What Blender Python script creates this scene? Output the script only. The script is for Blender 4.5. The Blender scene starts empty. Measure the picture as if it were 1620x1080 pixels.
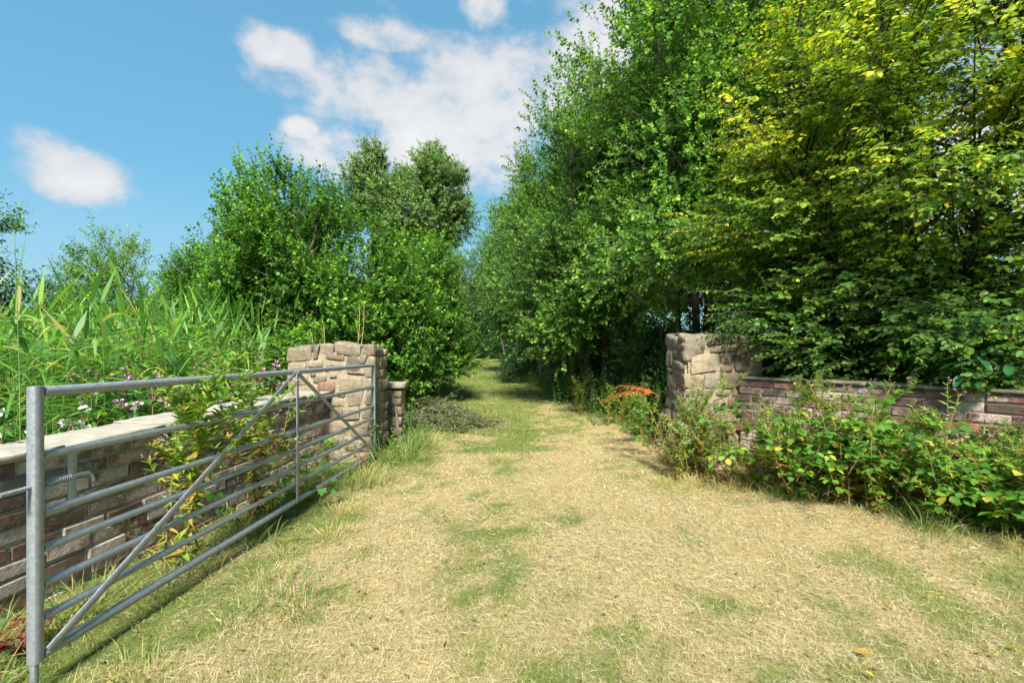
import bpy, bmesh, math, random
import numpy as np
from mathutils import Vector, Matrix

R = math.radians
rng = np.random.default_rng(7)
random.seed(7)
SC = bpy.context.scene
COL = SC.collection

# ------------------------------------------------------------------ camera
CAM_H, F = 1.35, 742.0           # eye height, focal length in photo pixels (1620 wide)
cam_d = bpy.data.cameras.new('camera')
cam_d.sensor_width = 36.0
cam_d.lens = F / 1620 * 36
cam_d.shift_y = 10 / 1620
cam_d.clip_start, cam_d.clip_end = 0.05, 3000
cam = bpy.data.objects.new('camera', cam_d)
cam.location = (0, 0, CAM_H)
cam.rotation_euler = (R(90), 0, 0)
COL.objects.link(cam)
SC.camera = cam

# ------------------------------------------------------------------ sun, sky, exposure
SUN_EL, SUN_AZ = R(46), R(180)   # azimuth clockwise from +Y: behind the camera
sun_d = bpy.data.lights.new('sun', 'SUN')
sun_d.energy = 2.75
sun_d.angle = R(11)
sun_d.color = (1.0, 0.955, 0.87)
sun = bpy.data.objects.new('sun', sun_d)
sv = Vector((math.sin(SUN_AZ) * math.cos(SUN_EL), math.cos(SUN_AZ) * math.cos(SUN_EL), math.sin(SUN_EL)))
sun.rotation_euler = sv.to_track_quat('Z', 'Y').to_euler()
sun.location = (-6, -20, 30)
COL.objects.link(sun)

world = bpy.data.worlds.new('World')
SC.world = world
world.use_nodes = True
wt = world.node_tree
wt.nodes.clear()
def wn(t, **kw):
    n = wt.nodes.new(t)
    for k, v in kw.items(): setattr(n, k, v)
    return n
def wmath(op, a, b=None, c=None, clamp=False):
    n = wn('ShaderNodeMath', operation=op, use_clamp=clamp)
    for i, v in enumerate((a, b, c)):
        if v is None: continue
        if isinstance(v, (int, float)): n.inputs[i].default_value = v
        else: wt.links.new(v, n.inputs[i])
    return n.outputs[0]
sky = wn('ShaderNodeTexSky', sky_type='NISHITA', sun_disc=False)
sky.sun_elevation, sky.sun_rotation = SUN_EL, SUN_AZ
sky.air_density, sky.dust_density, sky.ozone_density = 1.0, 0.6, 1.2
tc = wn('ShaderNodeTexCoord')
nz = wn('ShaderNodeTexNoise'); nz.inputs['Scale'].default_value = 7.5; nz.inputs['Detail'].default_value = 7; nz.inputs['Roughness'].default_value = 0.60
mp = wn('ShaderNodeMapping'); mp.inputs['Scale'].default_value = (1, 1, 1.3); mp.inputs['Location'].default_value = (1.85, 0.2, 0.3)
wt.links.new(tc.outputs['Generated'], mp.inputs['Vector']); wt.links.new(mp.outputs[0], nz.inputs['Vector'])
base = nz.outputs['Fac']
nz2 = wn('ShaderNodeTexNoise'); nz2.inputs['Scale'].default_value = 1.6; nz2.inputs['Detail'].default_value = 3
wt.links.new(mp.outputs[0], nz2.inputs['Vector'])
# fair weather clouds: centre and half size of each as a direction in the sky
def sdir(x, y):
    v = Vector(((x - 810) / F, 1, (550 - y) / F)); return v.normalized()
field = None
CL = [((700, 155), (0.31, 0.105)), ((860, 140), (0.20, 0.12)), ((550, 240), (0.12, 0.06)), ((445, 75), (0.08, 0.04)),
      ((610, 62), (0.11, 0.030)), ((135, 272), (0.068, 0.056)), ((765, 12), (0.05, 0.04)), ((1000, 150), (0.3, 0.2)), ((1350, 300), (0.45, 0.3)),
      ((730, 225), (0.22, 0.09)), ((480, 205), (0.045, 0.025))]
CLD = [(sdir(*c), r, 1.0) for c, r in CL]
for c, (ra, rb), amp in CLD:
    s = wn('ShaderNodeVectorMath', operation='SUBTRACT'); wt.links.new(tc.outputs['Generated'], s.inputs[0]); s.inputs[1].default_value = c
    m = wn('ShaderNodeVectorMath', operation='MULTIPLY'); wt.links.new(s.outputs[0], m.inputs[0]); m.inputs[1].default_value = (1 / ra, 1 / ra, 1 / rb)
    l = wn('ShaderNodeVectorMath', operation='LENGTH'); wt.links.new(m.outputs[0], l.inputs[0])
    v = wmath('SUBTRACT', 1.45, l.outputs['Value'], clamp=True)
    field = v if field is None else wmath('MAXIMUM', field, v)
# behind and beside the camera the same fair weather sky goes on
spy = wn('ShaderNodeSeparateXYZ'); wt.links.new(tc.outputs['Generated'], spy.inputs[0])
rest = wmath('MULTIPLY', wmath('SUBTRACT', nz2.outputs['Fac'], 0.42, clamp=True), 2.6)
field = wmath('MAXIMUM', field, wmath('MULTIPLY', rest, wmath('LESS_THAN', spy.outputs['Y'], 0.2)))
den = wmath('ADD', wmath('MULTIPLY', base, 2.6), wmath('MULTIPLY', field, 1.1))
den = wmath('SUBTRACT', den, 1.80)
cov = wn('ShaderNodeMapRange', interpolation_type='SMOOTHSTEP'); wt.links.new(den, cov.inputs['Value'])
cov.inputs['From Min'].default_value, cov.inputs['From Max'].default_value = 0.0, 0.72
cov.inputs['To Max'].default_value = 0.96
shade = wn('ShaderNodeMapRange'); wt.links.new(wmath('ADD', nz2.outputs['Fac'], wmath('MULTIPLY', den, 0.5)), shade.inputs['Value'])
shade.inputs['From Min'].default_value, shade.inputs['From Max'].default_value = 0.50, 1.05
cc = wn('ShaderNodeMix', data_type='RGBA')
wt.links.new(shade.outputs[0], cc.inputs['Factor'])
cc.inputs['A'].default_value = (0.98, 1.03, 1.12, 1); cc.inputs['B'].default_value = (1.40, 1.40, 1.42, 1)
tint = wn('ShaderNodeMix', data_type='RGBA', blend_type='MULTIPLY'); tint.inputs['Factor'].default_value = 1
soft = wn('ShaderNodeGamma'); soft.inputs['Gamma'].default_value = 0.38   # a hazy summer sky: paler towards the zenith
wt.links.new(sky.outputs[0], soft.inputs['Color'])
wt.links.new(soft.outputs[0], tint.inputs['A']); tint.inputs['B'].default_value = (0.250, 0.550, 0.700, 1)
hz = wn('ShaderNodeMapRange', interpolation_type='SMOOTHSTEP'); wt.links.new(spy.outputs['Z'], hz.inputs['Value'])
hz.inputs['From Min'].default_value, hz.inputs['From Max'].default_value, hz.inputs['To Min'].default_value, hz.inputs['To Max'].default_value = 0.0, 0.34, 0.65, 0.0
hm = wn('ShaderNodeMix', data_type='RGBA'); wt.links.new(hz.outputs[0], hm.inputs['Factor']); wt.links.new(tint.outputs['Result'], hm.inputs['A']); hm.inputs['B'].default_value = (0.74, 1.02, 1.20, 1)
mx = wn('ShaderNodeMix', data_type='RGBA')
wt.links.new(cov.outputs[0], mx.inputs['Factor']); wt.links.new(hm.outputs['Result'], mx.inputs['A']); wt.links.new(cc.outputs['Result'], mx.inputs['B'])
bg = wn('ShaderNodeBackground'); bg.inputs['Strength'].default_value = 0.15
wo = wn('ShaderNodeOutputWorld')
wt.links.new(mx.outputs['Result'], bg.inputs['Color']); wt.links.new(bg.outputs[0], wo.inputs['Surface'])

SC.view_settings.view_transform = 'Standard'
SC.view_settings.look = 'None'
SC.view_settings.exposure = 2.14
SC.view_settings.gamma = 1.0
SC.render.engine = 'CYCLES'
SC.cycles.max_bounces = 8
SC.cycles.diffuse_bounces = 4
SC.cycles.glossy_bounces = 2
SC.cycles.transmission_bounces = 4
SC.cycles.use_denoising = True
SC.cycles.use_adaptive_sampling = True
SC.cycles.adaptive_threshold = 0.03

# ------------------------------------------------------------------ helpers
def P(x, y, d):                  # a photo pixel at depth d as a point of the place
    return np.array([(x - 810) / F * d, d, CAM_H - (y - 550) / F * d])

def unit(v):
    v = np.asarray(v, float); n = np.linalg.norm(v, axis=-1, keepdims=True); n[n < 1e-9] = 1
    return v / n

class MB:
    def __init__(self): self.v, self.l, self.t, self.m, self.c, self.n = [], [], [], [], [], 0
    def add(self, verts, faces, mat=0, tint=0.5):
        verts = np.asarray(verts, np.float32).reshape(-1, 3); faces = np.asarray(faces, np.int64)
        k = len(faces)
        if k == 0: return self
        self.v.append(verts); self.l.append((faces + self.n).ravel()); self.t.append(np.full(k, faces.shape[1]))
        self.m.append(np.full(k, mat)); self.c.append(np.broadcast_to(np.asarray(tint, np.float32), (k,)))
        self.n += len(verts); return self
    def mesh(self, name, mats, smooth=False):
        me = bpy.data.meshes.new(name)
        v = np.concatenate(self.v); l = np.concatenate(self.l).astype(np.int32); t = np.concatenate(self.t).astype(np.int32)
        me.vertices.add(len(v)); me.vertices.foreach_set('co', v.ravel())
        me.loops.add(len(l)); me.loops.foreach_set('vertex_index', l)
        me.polygons.add(len(t))
        st = np.zeros(len(t), np.int32); st[1:] = np.cumsum(t)[:-1]
        me.polygons.foreach_set('loop_start', st); me.polygons.foreach_set('loop_total', t)
        me.polygons.foreach_set('material_index', np.concatenate(self.m).astype(np.int32))
        if smooth: me.polygons.foreach_set('use_smooth', np.ones(len(t), bool))
        a = me.attributes.new('tint', 'FLOAT', 'FACE'); a.data.foreach_set('value', np.concatenate(self.c).astype(np.float32))
        for m in (mats if isinstance(mats, (list, tuple)) else [mats]): me.materials.append(m)
        me.update(calc_edges=True); me.validate()
        return me
    def build(self, name, mats, parent=None, smooth=False, loc=None):
        return link(name, self.mesh(name, mats, smooth), parent, loc)

def link(name, me, parent=None, loc=None, rot=None, scale=None):
    o = bpy.data.objects.new(name, me); COL.objects.link(o)
    if parent is not None: o.parent = parent
    if loc is not None: o.location = loc
    if rot is not None: o.rotation_euler = rot
    if scale is not None: o.scale = (scale,) * 3 if isinstance(scale, (int, float)) else scale
    return o

def tag(o, label, cat, group=None, kind=None):
    o['label'] = label
    if cat: o['category'] = cat
    if group: o['group'] = group
    if kind: o['kind'] = kind
    return o

def thing(name, label, cat, loc=(0, 0, 0), rz=0, group=None, scale=1.0, kind='thing'):
    o = bpy.data.objects.new(name, None); COL.objects.link(o); o.empty_display_size = 0.1
    o.location = loc; o.rotation_euler = (0, 0, rz); o.scale = (scale,) * 3 if isinstance(scale, (int, float)) else scale
    return tag(o, label, cat, group, kind)

KIDS = {}
def copy_tree(o, parent=None):
    c = o.copy(); COL.objects.link(c)
    if parent is not None: c.parent = parent
    for ch in KIDS.get(o.name, o.children): copy_tree(ch, c)
    return c

ORD = ['first', 'second', 'third', 'fourth', 'fifth', 'sixth', 'seventh', 'eighth', 'ninth', 'tenth', 'eleventh', 'twelfth', 'thirteenth',
       'fourteenth', 'fifteenth', 'sixteenth', 'seventeenth', 'eighteenth', 'nineteenth', 'twentieth']
def nth(i):
    if i < 20: return ORD[i]
    if i >= 99: return 'hundredth' if i == 99 else 'hundred-and-' + nth(i - 100)
    t = ['', '', 'twenty', 'thirty', 'forty', 'fifty', 'sixty', 'seventy', 'eighty', 'ninety'][(i + 1) // 10]; u = (i + 1) % 10
    if u == 0: return t[:-1] + 'ieth'
    return t + '-' + ORD[u - 1]

def tubes(mb, paths, radii, sides=5, mat=0, tint=0.5, caps=False):
    p = np.asarray(paths, float)
    if p.ndim == 2: p = p[None]
    n, m, _ = p.shape
    r = np.broadcast_to(np.asarray(radii, float), (n, m))
    t = np.gradient(p, axis=1); t = unit(t)
    ref = np.where(np.abs(t[:, :1, 2:3]) > 0.8, np.array([[[1.0, 0, 0]]]), np.array([[[0, 0, 1.0]]]))
    a = unit(np.cross(t, np.broadcast_to(ref, t.shape))); b = np.cross(t, a)
    th = np.arange(sides) / sides * 2 * np.pi
    ring = a[:, :, None] * np.cos(th)[None, None, :, None] + b[:, :, None] * np.sin(th)[None, None, :, None]
    v = p[:, :, None] + ring * r[:, :, None, None]
    i = np.arange(n)[:, None, None] * m * sides; j = np.arange(m - 1)[None, :, None] * sides; k = np.arange(sides)[None, None, :]; k2 = (k + 1) % sides
    f = np.stack([i + j + k, i + j + k2, i + j + sides + k2, i + j + sides + k], -1).reshape(-1, 4)
    tt = tint if np.ndim(tint) == 0 else np.repeat(np.asarray(tint), (m - 1) * sides)
    mb.add(v, f, mat, tt)
    if caps:
        for q in range(n):
            for e, rev in ((0, False), (m - 1, True)):
                fc = np.arange(sides)[None]
                mb.add(v[q, e], fc if rev else fc[:, ::-1], mat, 0.5)
    return mb

# leaf outlines: (along, across, lift)
KITE = (np.array([[0, 0, 0], [.45, .5, .12], [1, 0, -.08], [.45, -.5, .12]]), np.array([[0, 2, 1], [0, 3, 2]]))
OVAL = (np.array([[0, 0, 0], [.28, .40, .09], [.68, .44, .08], [1, 0, -.10], [.68, -.44, .08], [.28, -.40, .09]]), np.array([[0, 3, 2, 1], [0, 5, 4, 3]]))
LANCE = (np.array([[0, 0, 0], [.22, .5, .06], [.6, .36, .0], [1, 0, -.16], [.6, -.36, .0], [.22, -.5, .06]]), np.array([[0, 3, 2, 1], [0, 5, 4, 3]]))
def leaves(mb, pos, dirs, nrm, L, W, shape=KITE, mat=0, tint=0.5):
    pos = np.asarray(pos, float); n = len(pos)
    if n == 0: return mb
    d = unit(dirs); s = unit(np.cross(nrm, d)); u = np.cross(d, s)
    L = np.broadcast_to(np.asarray(L, float), (n,)); W = np.broadcast_to(np.asarray(W, float), (n,))
    T, Fc = shape
    v = pos[:, None] + d[:, None] * (T[None, :, :1] * L[:, None, None]) + s[:, None] * (T[None, :, 1:2] * W[:, None, None]) + u[:, None] * (T[None, :, 2:3] * L[:, None, None])
    f = (np.arange(n)[:, None, None] * len(T) + Fc[None]).reshape(-1, Fc.shape[1])
    tt = tint if np.ndim(tint) == 0 else np.repeat(np.asarray(tint), len(Fc))
    return mb.add(v, f, mat, tt)

def ribbons(mb, root, dirs, L, W, droop, segs=5, mat=0, tint=0.5, g=None):
    """Long blades that arch over under their own weight."""
    root = np.asarray(root, float); n = len(root); g = g or rng
    d = unit(dirs); L = np.broadcast_to(np.asarray(L, float), (n,)); W = np.broadcast_to(np.asarray(W, float), (n,)); droop = np.broadcast_to(np.asarray(droop, float), (n,))
    side = np.cross(d, [0, 0, 1.0]) + g.normal(0, .25, (n, 3)); side = unit(side - d * (side * d).sum(-1, keepdims=True))
    t = np.linspace(0, 1, segs + 1)
    p = root[:, None] + d[:, None] * (L[:, None] * t)[:, :, None]
    p[:, :, 2] -= (droop * L)[:, None] * t ** 2.2
    horiz = unit(np.concatenate([d[:, :2], np.zeros((n, 1))], 1) + 1e-6)
    p += horiz[:, None] * ((droop * L * .35)[:, None] * t ** 2)[:, :, None]
    w = W[:, None] * np.where(t < .35, .55 + t * 1.285, (1 - t) / .65 * .98 + .02)[None]
    a = p + side[:, None] * w[:, :, None] * .5; b = p - side[:, None] * w[:, :, None] * .5
    v = np.stack([a, b], 2).reshape(n, -1, 3)
    k = 2 * (segs + 1)
    q = np.arange(segs) * 2
    fc = np.stack([q, q + 1, q + 3, q + 2], -1)
    f = (np.arange(n)[:, None, None] * k + fc[None]).reshape(-1, 4)
    tt = tint if np.ndim(tint) == 0 else np.repeat(np.asarray(tint), segs)
    return mb.add(v, f, mat, tt)

# ------------------------------------------------------------------ materials
def newmat(name):
    m = bpy.data.materials.new(name); m.use_nodes = True; nt = m.node_tree; nt.nodes.clear()
    return m, nt, nt.nodes.new('ShaderNodeOutputMaterial')
def ramp(nt, fac, stops):
    n = nt.nodes.new('ShaderNodeValToRGB'); e = n.color_ramp.elements
    while len(e) < len(stops): e.new(0.5)
    for i, (p, c) in enumerate(stops): e[i].position = p; e[i].color = (*c, 1)
    nt.links.new(fac, n.inputs[0]); return n.outputs[0]
def noise(nt, scale, detail=4, rough=.55, vec='Object', dist=0.0):
    t = nt.nodes.new('ShaderNodeTexCoord'); n = nt.nodes.new('ShaderNodeTexNoise')
    n.inputs['Scale'].default_value = scale; n.inputs['Detail'].default_value = detail; n.inputs['Roughness'].default_value = rough; n.inputs['Distortion'].default_value = dist
    nt.links.new(t.outputs[vec], n.inputs['Vector']); return n.outputs['Fac']
def mixc(nt, fac, a, b, mode='MIX'):
    n = nt.nodes.new('ShaderNodeMix'); n.data_type = 'RGBA'; n.blend_type = mode
    for i, v in (('Factor', fac), ('A', a), ('B', b)):
        if isinstance(v, (int, float)): n.inputs[i].default_value = v
        elif isinstance(v, tuple): n.inputs[i].default_value = (*v, 1)
        else: nt.links.new(v, n.inputs[i])
    return n.outputs['Result']
def mth(nt, op, a, b=0.0, clamp=False):
    n = nt.nodes.new('ShaderNodeMath'); n.operation = op; n.use_clamp = clamp
    for i, v in enumerate((a, b)):
        if isinstance(v, (int, float)): n.inputs[i].default_value = v
        else: nt.links.new(v, n.inputs[i])
    return n.outputs[0]
def sstep(nt, v, lo, hi):
    n = nt.nodes.new('ShaderNodeMapRange'); n.interpolation_type = 'SMOOTHSTEP'
    nt.links.new(v, n.inputs['Value']); n.inputs['From Min'].default_value = lo; n.inputs['From Max'].default_value = hi; return n.outputs[0]
def bump(nt, h, strength, dist=0.01):
    n = nt.nodes.new('ShaderNodeBump'); n.inputs['Strength'].default_value = strength; n.inputs['Distance'].default_value = dist
    nt.links.new(h, n.inputs['Height']); return n.outputs[0]
def attr(nt, name='tint'):
    n = nt.nodes.new('ShaderNodeAttribute'); n.attribute_name = name; return n.outputs['Fac']
def principled(nt, out, col, rough=.7, spec=.3, metal=0.0, nrm=None):
    b = nt.nodes.new('ShaderNodeBsdfPrincipled')
    for i, v in (('Base Color', col), ('Roughness', rough), ('Metallic', metal)):
        if isinstance(v, (int, float)): b.inputs[i].default_value = v
        elif isinstance(v, tuple): b.inputs[i].default_value = (*v, 1)
        else: nt.links.new(v, b.inputs[i])
    b.inputs['Specular IOR Level'].default_value = spec
    if nrm is not None: nt.links.new(nrm, b.inputs['Normal'])
    if out is not None: nt.links.new(b.outputs[0], out.inputs['Surface'])
    return b
def leaf_mat(name, stops, trans=.42, rough=.45, spec=.3, var=.12, tgain=(1.3, 1.35, .5), gain=1.0):
    m, nt, out = newmat(name); stops = [(p_, tuple(min(.85, q_ * gain) for q_ in c_)) for p_, c_ in stops]
    oi = nt.nodes.new('ShaderNodeObjectInfo')
    f = mth(nt, 'ADD', attr(nt), mth(nt, 'MULTIPLY', mth(nt, 'SUBTRACT', oi.outputs['Random'], .5), var), True)
    c = ramp(nt, f, stops)
    b = principled(nt, None, c, rough, spec)
    tr = nt.nodes.new('ShaderNodeBsdfTranslucent'); nt.links.new(mixc(nt, 1.0, c, tgain, 'MULTIPLY'), tr.inputs['Color'])
    mxs = nt.nodes.new('ShaderNodeMixShader'); mxs.inputs[0].default_value = trans
    nt.links.new(b.outputs[0], mxs.inputs[1]); nt.links.new(tr.outputs[0], mxs.inputs[2]); nt.links.new(mxs.outputs[0], out.inputs['Surface'])
    return m

M = {}
M['alder'] = leaf_mat('alder_leaf', [(0, (.036, .085, .018)), (.45, (.075, .165, .024)), (.75, (.15, .28, .032)), (1, (.27, .40, .045))], spec=.25, gain=1.45)
M['alder_bright'] = leaf_mat('young_alder_leaf', [(0, (.030, .085, .018)), (.45, (.070, .175, .024)), (.75, (.17, .34, .030)), (1, (.32, .48, .04))], spec=.25, gain=1.2)
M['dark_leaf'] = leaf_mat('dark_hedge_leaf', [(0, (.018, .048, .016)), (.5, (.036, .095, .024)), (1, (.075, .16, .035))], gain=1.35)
M['pale_leaf'] = leaf_mat('pale_tree_leaf', [(0, (.046, .082, .030)), (.5, (.098, .165, .050)), (1, (.19, .28, .07))], gain=1.35)
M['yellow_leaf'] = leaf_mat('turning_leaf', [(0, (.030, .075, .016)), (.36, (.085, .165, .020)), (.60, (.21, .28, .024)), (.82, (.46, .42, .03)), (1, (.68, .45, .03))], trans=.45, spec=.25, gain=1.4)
M['herb'] = leaf_mat('herb_leaf', [(0, (.22, .10, .035)), (.12, (.42, .27, .06)), (.28, (.42, .42, .06)), (.42, (.22, .37, .045)), (.7, (.12, .27, .04)), (1, (.07, .19, .03))], trans=.4, var=.06)
M['balsam'] = leaf_mat('balsam_leaf', [(0, (.045, .12, .03)), (.6, (.08, .22, .045)), (1, (.17, .32, .07))], trans=.4)
M['reed'] = leaf_mat('reed_leaf', [(0, (.035, .11, .028)), (.35, (.075, .20, .035)), (.65, (.14, .31, .045)), (.88, (.26, .42, .06)), (1, (.46, .40, .14))], trans=.42)
M['bramble'] = leaf_mat('bramble_leaf', [(0, (.04, .12, .02)), (.6, (.085, .22, .028)), (.9, (.19, .33, .035)), (1, (.40, .34, .05))], trans=.40, spec=.2, rough=.55, var=.8)
M['laurel'] = leaf_mat('laurel_leaf', [(0, (.02, .09, .03)), (1, (.05, .17, .05))], trans=.2, rough=.25, spec=.5, var=.6)
M['rust'] = leaf_mat('dead_fern_leaf', [(0, (.24, .07, .018)), (1, (.50, .20, .05))], trans=.25, spec=.1)
M['red'] = leaf_mat('red_leaf', [(0, (.10, .012, .015)), (.6, (.22, .03, .03)), (1, (.12, .16, .03))], trans=.3)
M['dead'] = leaf_mat('withered_leaf', [(0, (.08, .06, .03)), (.45, (.20, .155, .08)), (.7, (.15, .17, .055)), (1, (.10, .18, .04))], trans=.2, spec=.1)
M['pink'] = leaf_mat('pink_petal', [(0, (.45, .17, .30)), (.6, (.60, .33, .45)), (1, (.74, .55, .63))], trans=.3, tgain=(1, 1, 1))
M['white_petal'] = leaf_mat('white_petal', [(0, (.75, .6, .66)), (1, (.82, .8, .8))], trans=.3, tgain=(1, 1, 1))
M['fallen'] = leaf_mat('fallen_yellow_leaf', [(0, (.30, .17, .03)), (.5, (.48, .31, .035)), (1, (.40, .31, .07))], trans=.2, var=1.0)
M['grass'] = leaf_mat('grass_blade', [(0, (.34, .24, .09)), (.22, (.58, .47, .22)), (.36, (.74, .635, .36)), (.50, (.58, .50, .20)), (.62, (.40, .40, .09)), (.80, (.19, .29, .045)), (1, (.08, .17, .03))], trans=.25, rough=.6, spec=.2, var=0, tgain=(1, 1.05, .8), gain=.82)
M['straw'] = leaf_mat('straw_stalk', [(0, (.20, .14, .06)), (.5, (.57, .485, .27)), (1, (.80, .72, .50))], trans=.15, rough=.6, spec=.2, var=0, tgain=(1, 1, .9), gain=.80)
M['tall_grass'] = leaf_mat('long_grass_blade', [(0, (.55, .44, .20)), (.4, (.36, .34, .12)), (.65, (.15, .23, .05)), (1, (.07, .17, .035))], trans=.35, rough=.5, spec=.25, var=.08)

def bark_mat(name, a, b, moss=.3):
    m, nt, out = newmat(name)
    n1 = noise(nt, 9, 6, .65, 'Object', .6); n2 = noise(nt, 2.2, 4)
    c = ramp(nt, n1, [(.3, a), (.7, b)])
    c = mixc(nt, mth(nt, 'MULTIPLY', sstep(nt, n2, .5, .68), moss), c, (.07, .10, .035))
    principled(nt, out, c, .9, .15, nrm=bump(nt, n1, .7, .012)); return m
M['bark'] = bark_mat('alder_bark', (.055, .048, .038), (.16, .145, .12))
M['bark_dark'] = bark_mat('dark_bark', (.03, .026, .02), (.085, .07, .055))
M['stem'] = bark_mat('herb_stem', (.16, .10, .05), (.30, .24, .10), .4)
M['stem_green'] = bark_mat('green_stem', (.09, .15, .04), (.17, .25, .07), .1)
M['stem_red'] = bark_mat('red_stem', (.20, .07, .05), (.28, .16, .09), .2)
M['dry_stalk'] = bark_mat('dry_stalk', (.35, .25, .13), (.55, .43, .24), 0)

# ------------------------------------------------------------------ ground
def hgt(x, y):
    x = np.asarray(x, float); y = np.asarray(y, float)
    h = .018 * np.sin(x * 1.7 + .6 * y) + .014 * np.sin(y * 2.3 - x * .8 + 1) + .008 * np.sin(5.1 * x + 3.7 * y) + .006 * np.sin(7.7 * y - 4.1 * x + 2)
    h += .12 * np.clip((np.abs(x + .0) - 2.5) / 3, 0, 1) * np.clip((y - 5) / 6, 0, 1)
    h += .010 * np.clip(y - 14, 0, 40)
    return h - .012
def axis(a, b, n_fine, far):
    fine = np.linspace(a, b, n_fine); g = np.geomspace(.15, far, 26)
    return np.concatenate([(a - g)[::-1], fine, b + g])
gx, gy = axis(-7, 7, 150, 1500), axis(.2, 16, 170, 1500)
GX, GY = np.meshgrid(gx, gy); Z = hgt(GX, GY)
gb = MB(); nx_, ny_ = len(gx), len(gy)
ii, jj = np.meshgrid(np.arange(nx_ - 1), np.arange(ny_ - 1)); k0 = (jj * nx_ + ii).ravel()
gb.add(np.stack([GX, GY, Z], -1), np.stack([k0, k0 + 1, k0 + nx_ + 1, k0 + nx_], -1))

def vnoise(x, y, s, seed):       # smooth value noise in the ground plane
    g = np.random.default_rng(seed).random((64, 64))
    u, v = np.asarray(x) / s + 31.3, np.asarray(y) / s + 17.7
    i, j = np.floor(u).astype(int), np.floor(v).astype(int); a, b = u - i, v - j
    a, b = a * a * (3 - 2 * a), b * b * (3 - 2 * b)
    q = lambda p, r: g[p % 64, r % 64]
    return (q(i, j) * (1 - a) + q(i + 1, j) * a) * (1 - b) + (q(i, j + 1) * (1 - a) + q(i + 1, j + 1) * a) * b
def path_right(y): return np.interp(y, [0, 3.4, 4.5, 6.5, 11, 18, 25, 43, 60], [4.6, 3.75, 3.05, 2.25, 1.75, .6, -.3, -1.2, -1.5])
def path_left(y): return np.interp(y, [0, 2, 5.2, 7.7, 11, 18, 25, 43, 60], [-2.2, -2.0, -1.5, -1.35, -1.65, -2.3, -3.0, -5.5, -7])
def green(x, y):                 # how much living grass stands among the straw, 0 to 1
    n = .26 * vnoise(x, y, .9, 1) + .28 * vnoise(x, y, .30, 2) + .28 * vnoise(x, y, .11, 5) + .18 * vnoise(x, y, 2.4, 3)
    g = np.clip((n - .47) * 4.6 + .24, 0, 1)
    g += np.clip((y - 6.0) / 4, 0, 1) * .62 * np.clip((1.2 - x) / 1.5 + (y - 8) / 8, 0, 1)
    g += .75 * np.exp(-((x + .05 - .02 * y) / .20) ** 2 - ((y - 7.2) / 1.0) ** 2)
    g += .25 * np.exp(-((x - .0) / .6) ** 2 - ((y - 2.3) / .7) ** 2)
    g += .55 * np.clip((-1.25 + .06 * (y - 2) - x) / .5, 0, 1)
    cx = np.interp(y, [0, 7, 11, 18], [.1, .0, .1, -.7]); rut = np.minimum(np.abs(x - cx - .75), np.abs(x - cx + .75))
    g += .16 * np.exp(-((x - cx) / .35) ** 2) * np.clip((y - 2.5) / 2, 0, 1) - .16 * np.exp(-(rut / .22) ** 2)
    g -= .28 * np.exp(-((x + .55) / .45) ** 2 - ((y - 3.0) / .9) ** 2)
    g -= .22 * np.clip((x - .4) / 1.2, 0, 1) * np.clip((8 - y) / 2, 0, 1)
    g += .6 * np.clip((x - path_right(y)) / .3, 0, 1) * np.clip((y - 5.5) / 2, 0, 1)
    return np.clip(g, 0, 1)
m, nt, out = newmat('mown_ground')
geo = nt.nodes.new('ShaderNodeNewGeometry')
n1 = noise(nt, 1.1, 6, .6); n2 = noise(nt, 34, 5, .7, dist=.5); n3 = noise(nt, 160, 3, .7)
straw = ramp(nt, n2, [(.25, (.16, .11, .05)), (.5, (.34, .26, .12)), (.75, (.50, .40, .20))])
grn = ramp(nt, n2, [(.25, (.05, .07, .02)), (.55, (.14, .17, .045)), (.8, (.30, .28, .10))])
gvc = nt.nodes.new('ShaderNodeAttribute'); gvc.attribute_name = 'greenness'
c = mixc(nt, mth(nt, 'ADD', gvc.outputs['Fac'], mth(nt, 'MULTIPLY', mth(nt, 'SUBTRACT', n1, .5), .5), True), straw, grn)
principled(nt, out, c, .95, .1, nrm=bump(nt, mth(nt, 'ADD', n2, mth(nt, 'MULTIPLY', n3, .5)), .9, .02))
M['ground'] = m
g_o = gb.build('ground', M['ground'], smooth=True)
a = g_o.data.attributes.new('greenness', 'FLOAT', 'POINT')
a.data.foreach_set('value', np.where((GX.ravel() > path_left(GY.ravel()) - .8) & (GX.ravel() < path_right(GY.ravel()) + .6), green(GX.ravel(), GY.ravel()), 1.0).astype(np.float32))
tag(g_o, 'straw coloured mown ground and track running back between the pillars', 'ground', kind='structure')

# ------------------------------------------------------------------ gate
m, nt, out = newmat('galvanised_steel')
n1 = noise(nt, 55, 4, .7); n2 = noise(nt, 6, 5, .6); n3 = noise(nt, 240, 2, .5)
c = ramp(nt, n1, [(.3, (.24, .26, .285)), (.7, (.38, .405, .43))])
c = mixc(nt, mth(nt, 'MULTIPLY', sstep(nt, n2, .56, .72), .45), c, (.22, .23, .20))
c = mixc(nt, mth(nt, 'MULTIPLY', sstep(nt, noise(nt, 15, 6, .75), .60, .72), .55), c, (.15, .105, .07))
principled(nt, out, c, ramp(nt, n1, [(.3, (.42,) * 3), (.7, (.6,) * 3)]), .4, .55, bump(nt, n3, .15, .002))
M['zinc'] = m
G0 = np.array([-1.885 + (1.858 - 1.9) * .066, 1.858]); GD = unit(np.array([.066, 1.0])); GL = 3.72
def gp(s, z, off=0.0):           # a point on the gate: s along it, z up, off to the track's side
    sag = -.03 * np.clip(s / GL, 0, 1)
    return np.array([G0[0] + GD[0] * s + GD[1] * off, G0[1] + GD[1] * s - GD[0] * off, z + sag])
gate = thing('field_gate', 'galvanised steel seven-bar field gate standing open along the brick wall', 'gate', (G0[0], G0[1], 0))
GB = np.array([G0[0], G0[1], 0])
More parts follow.
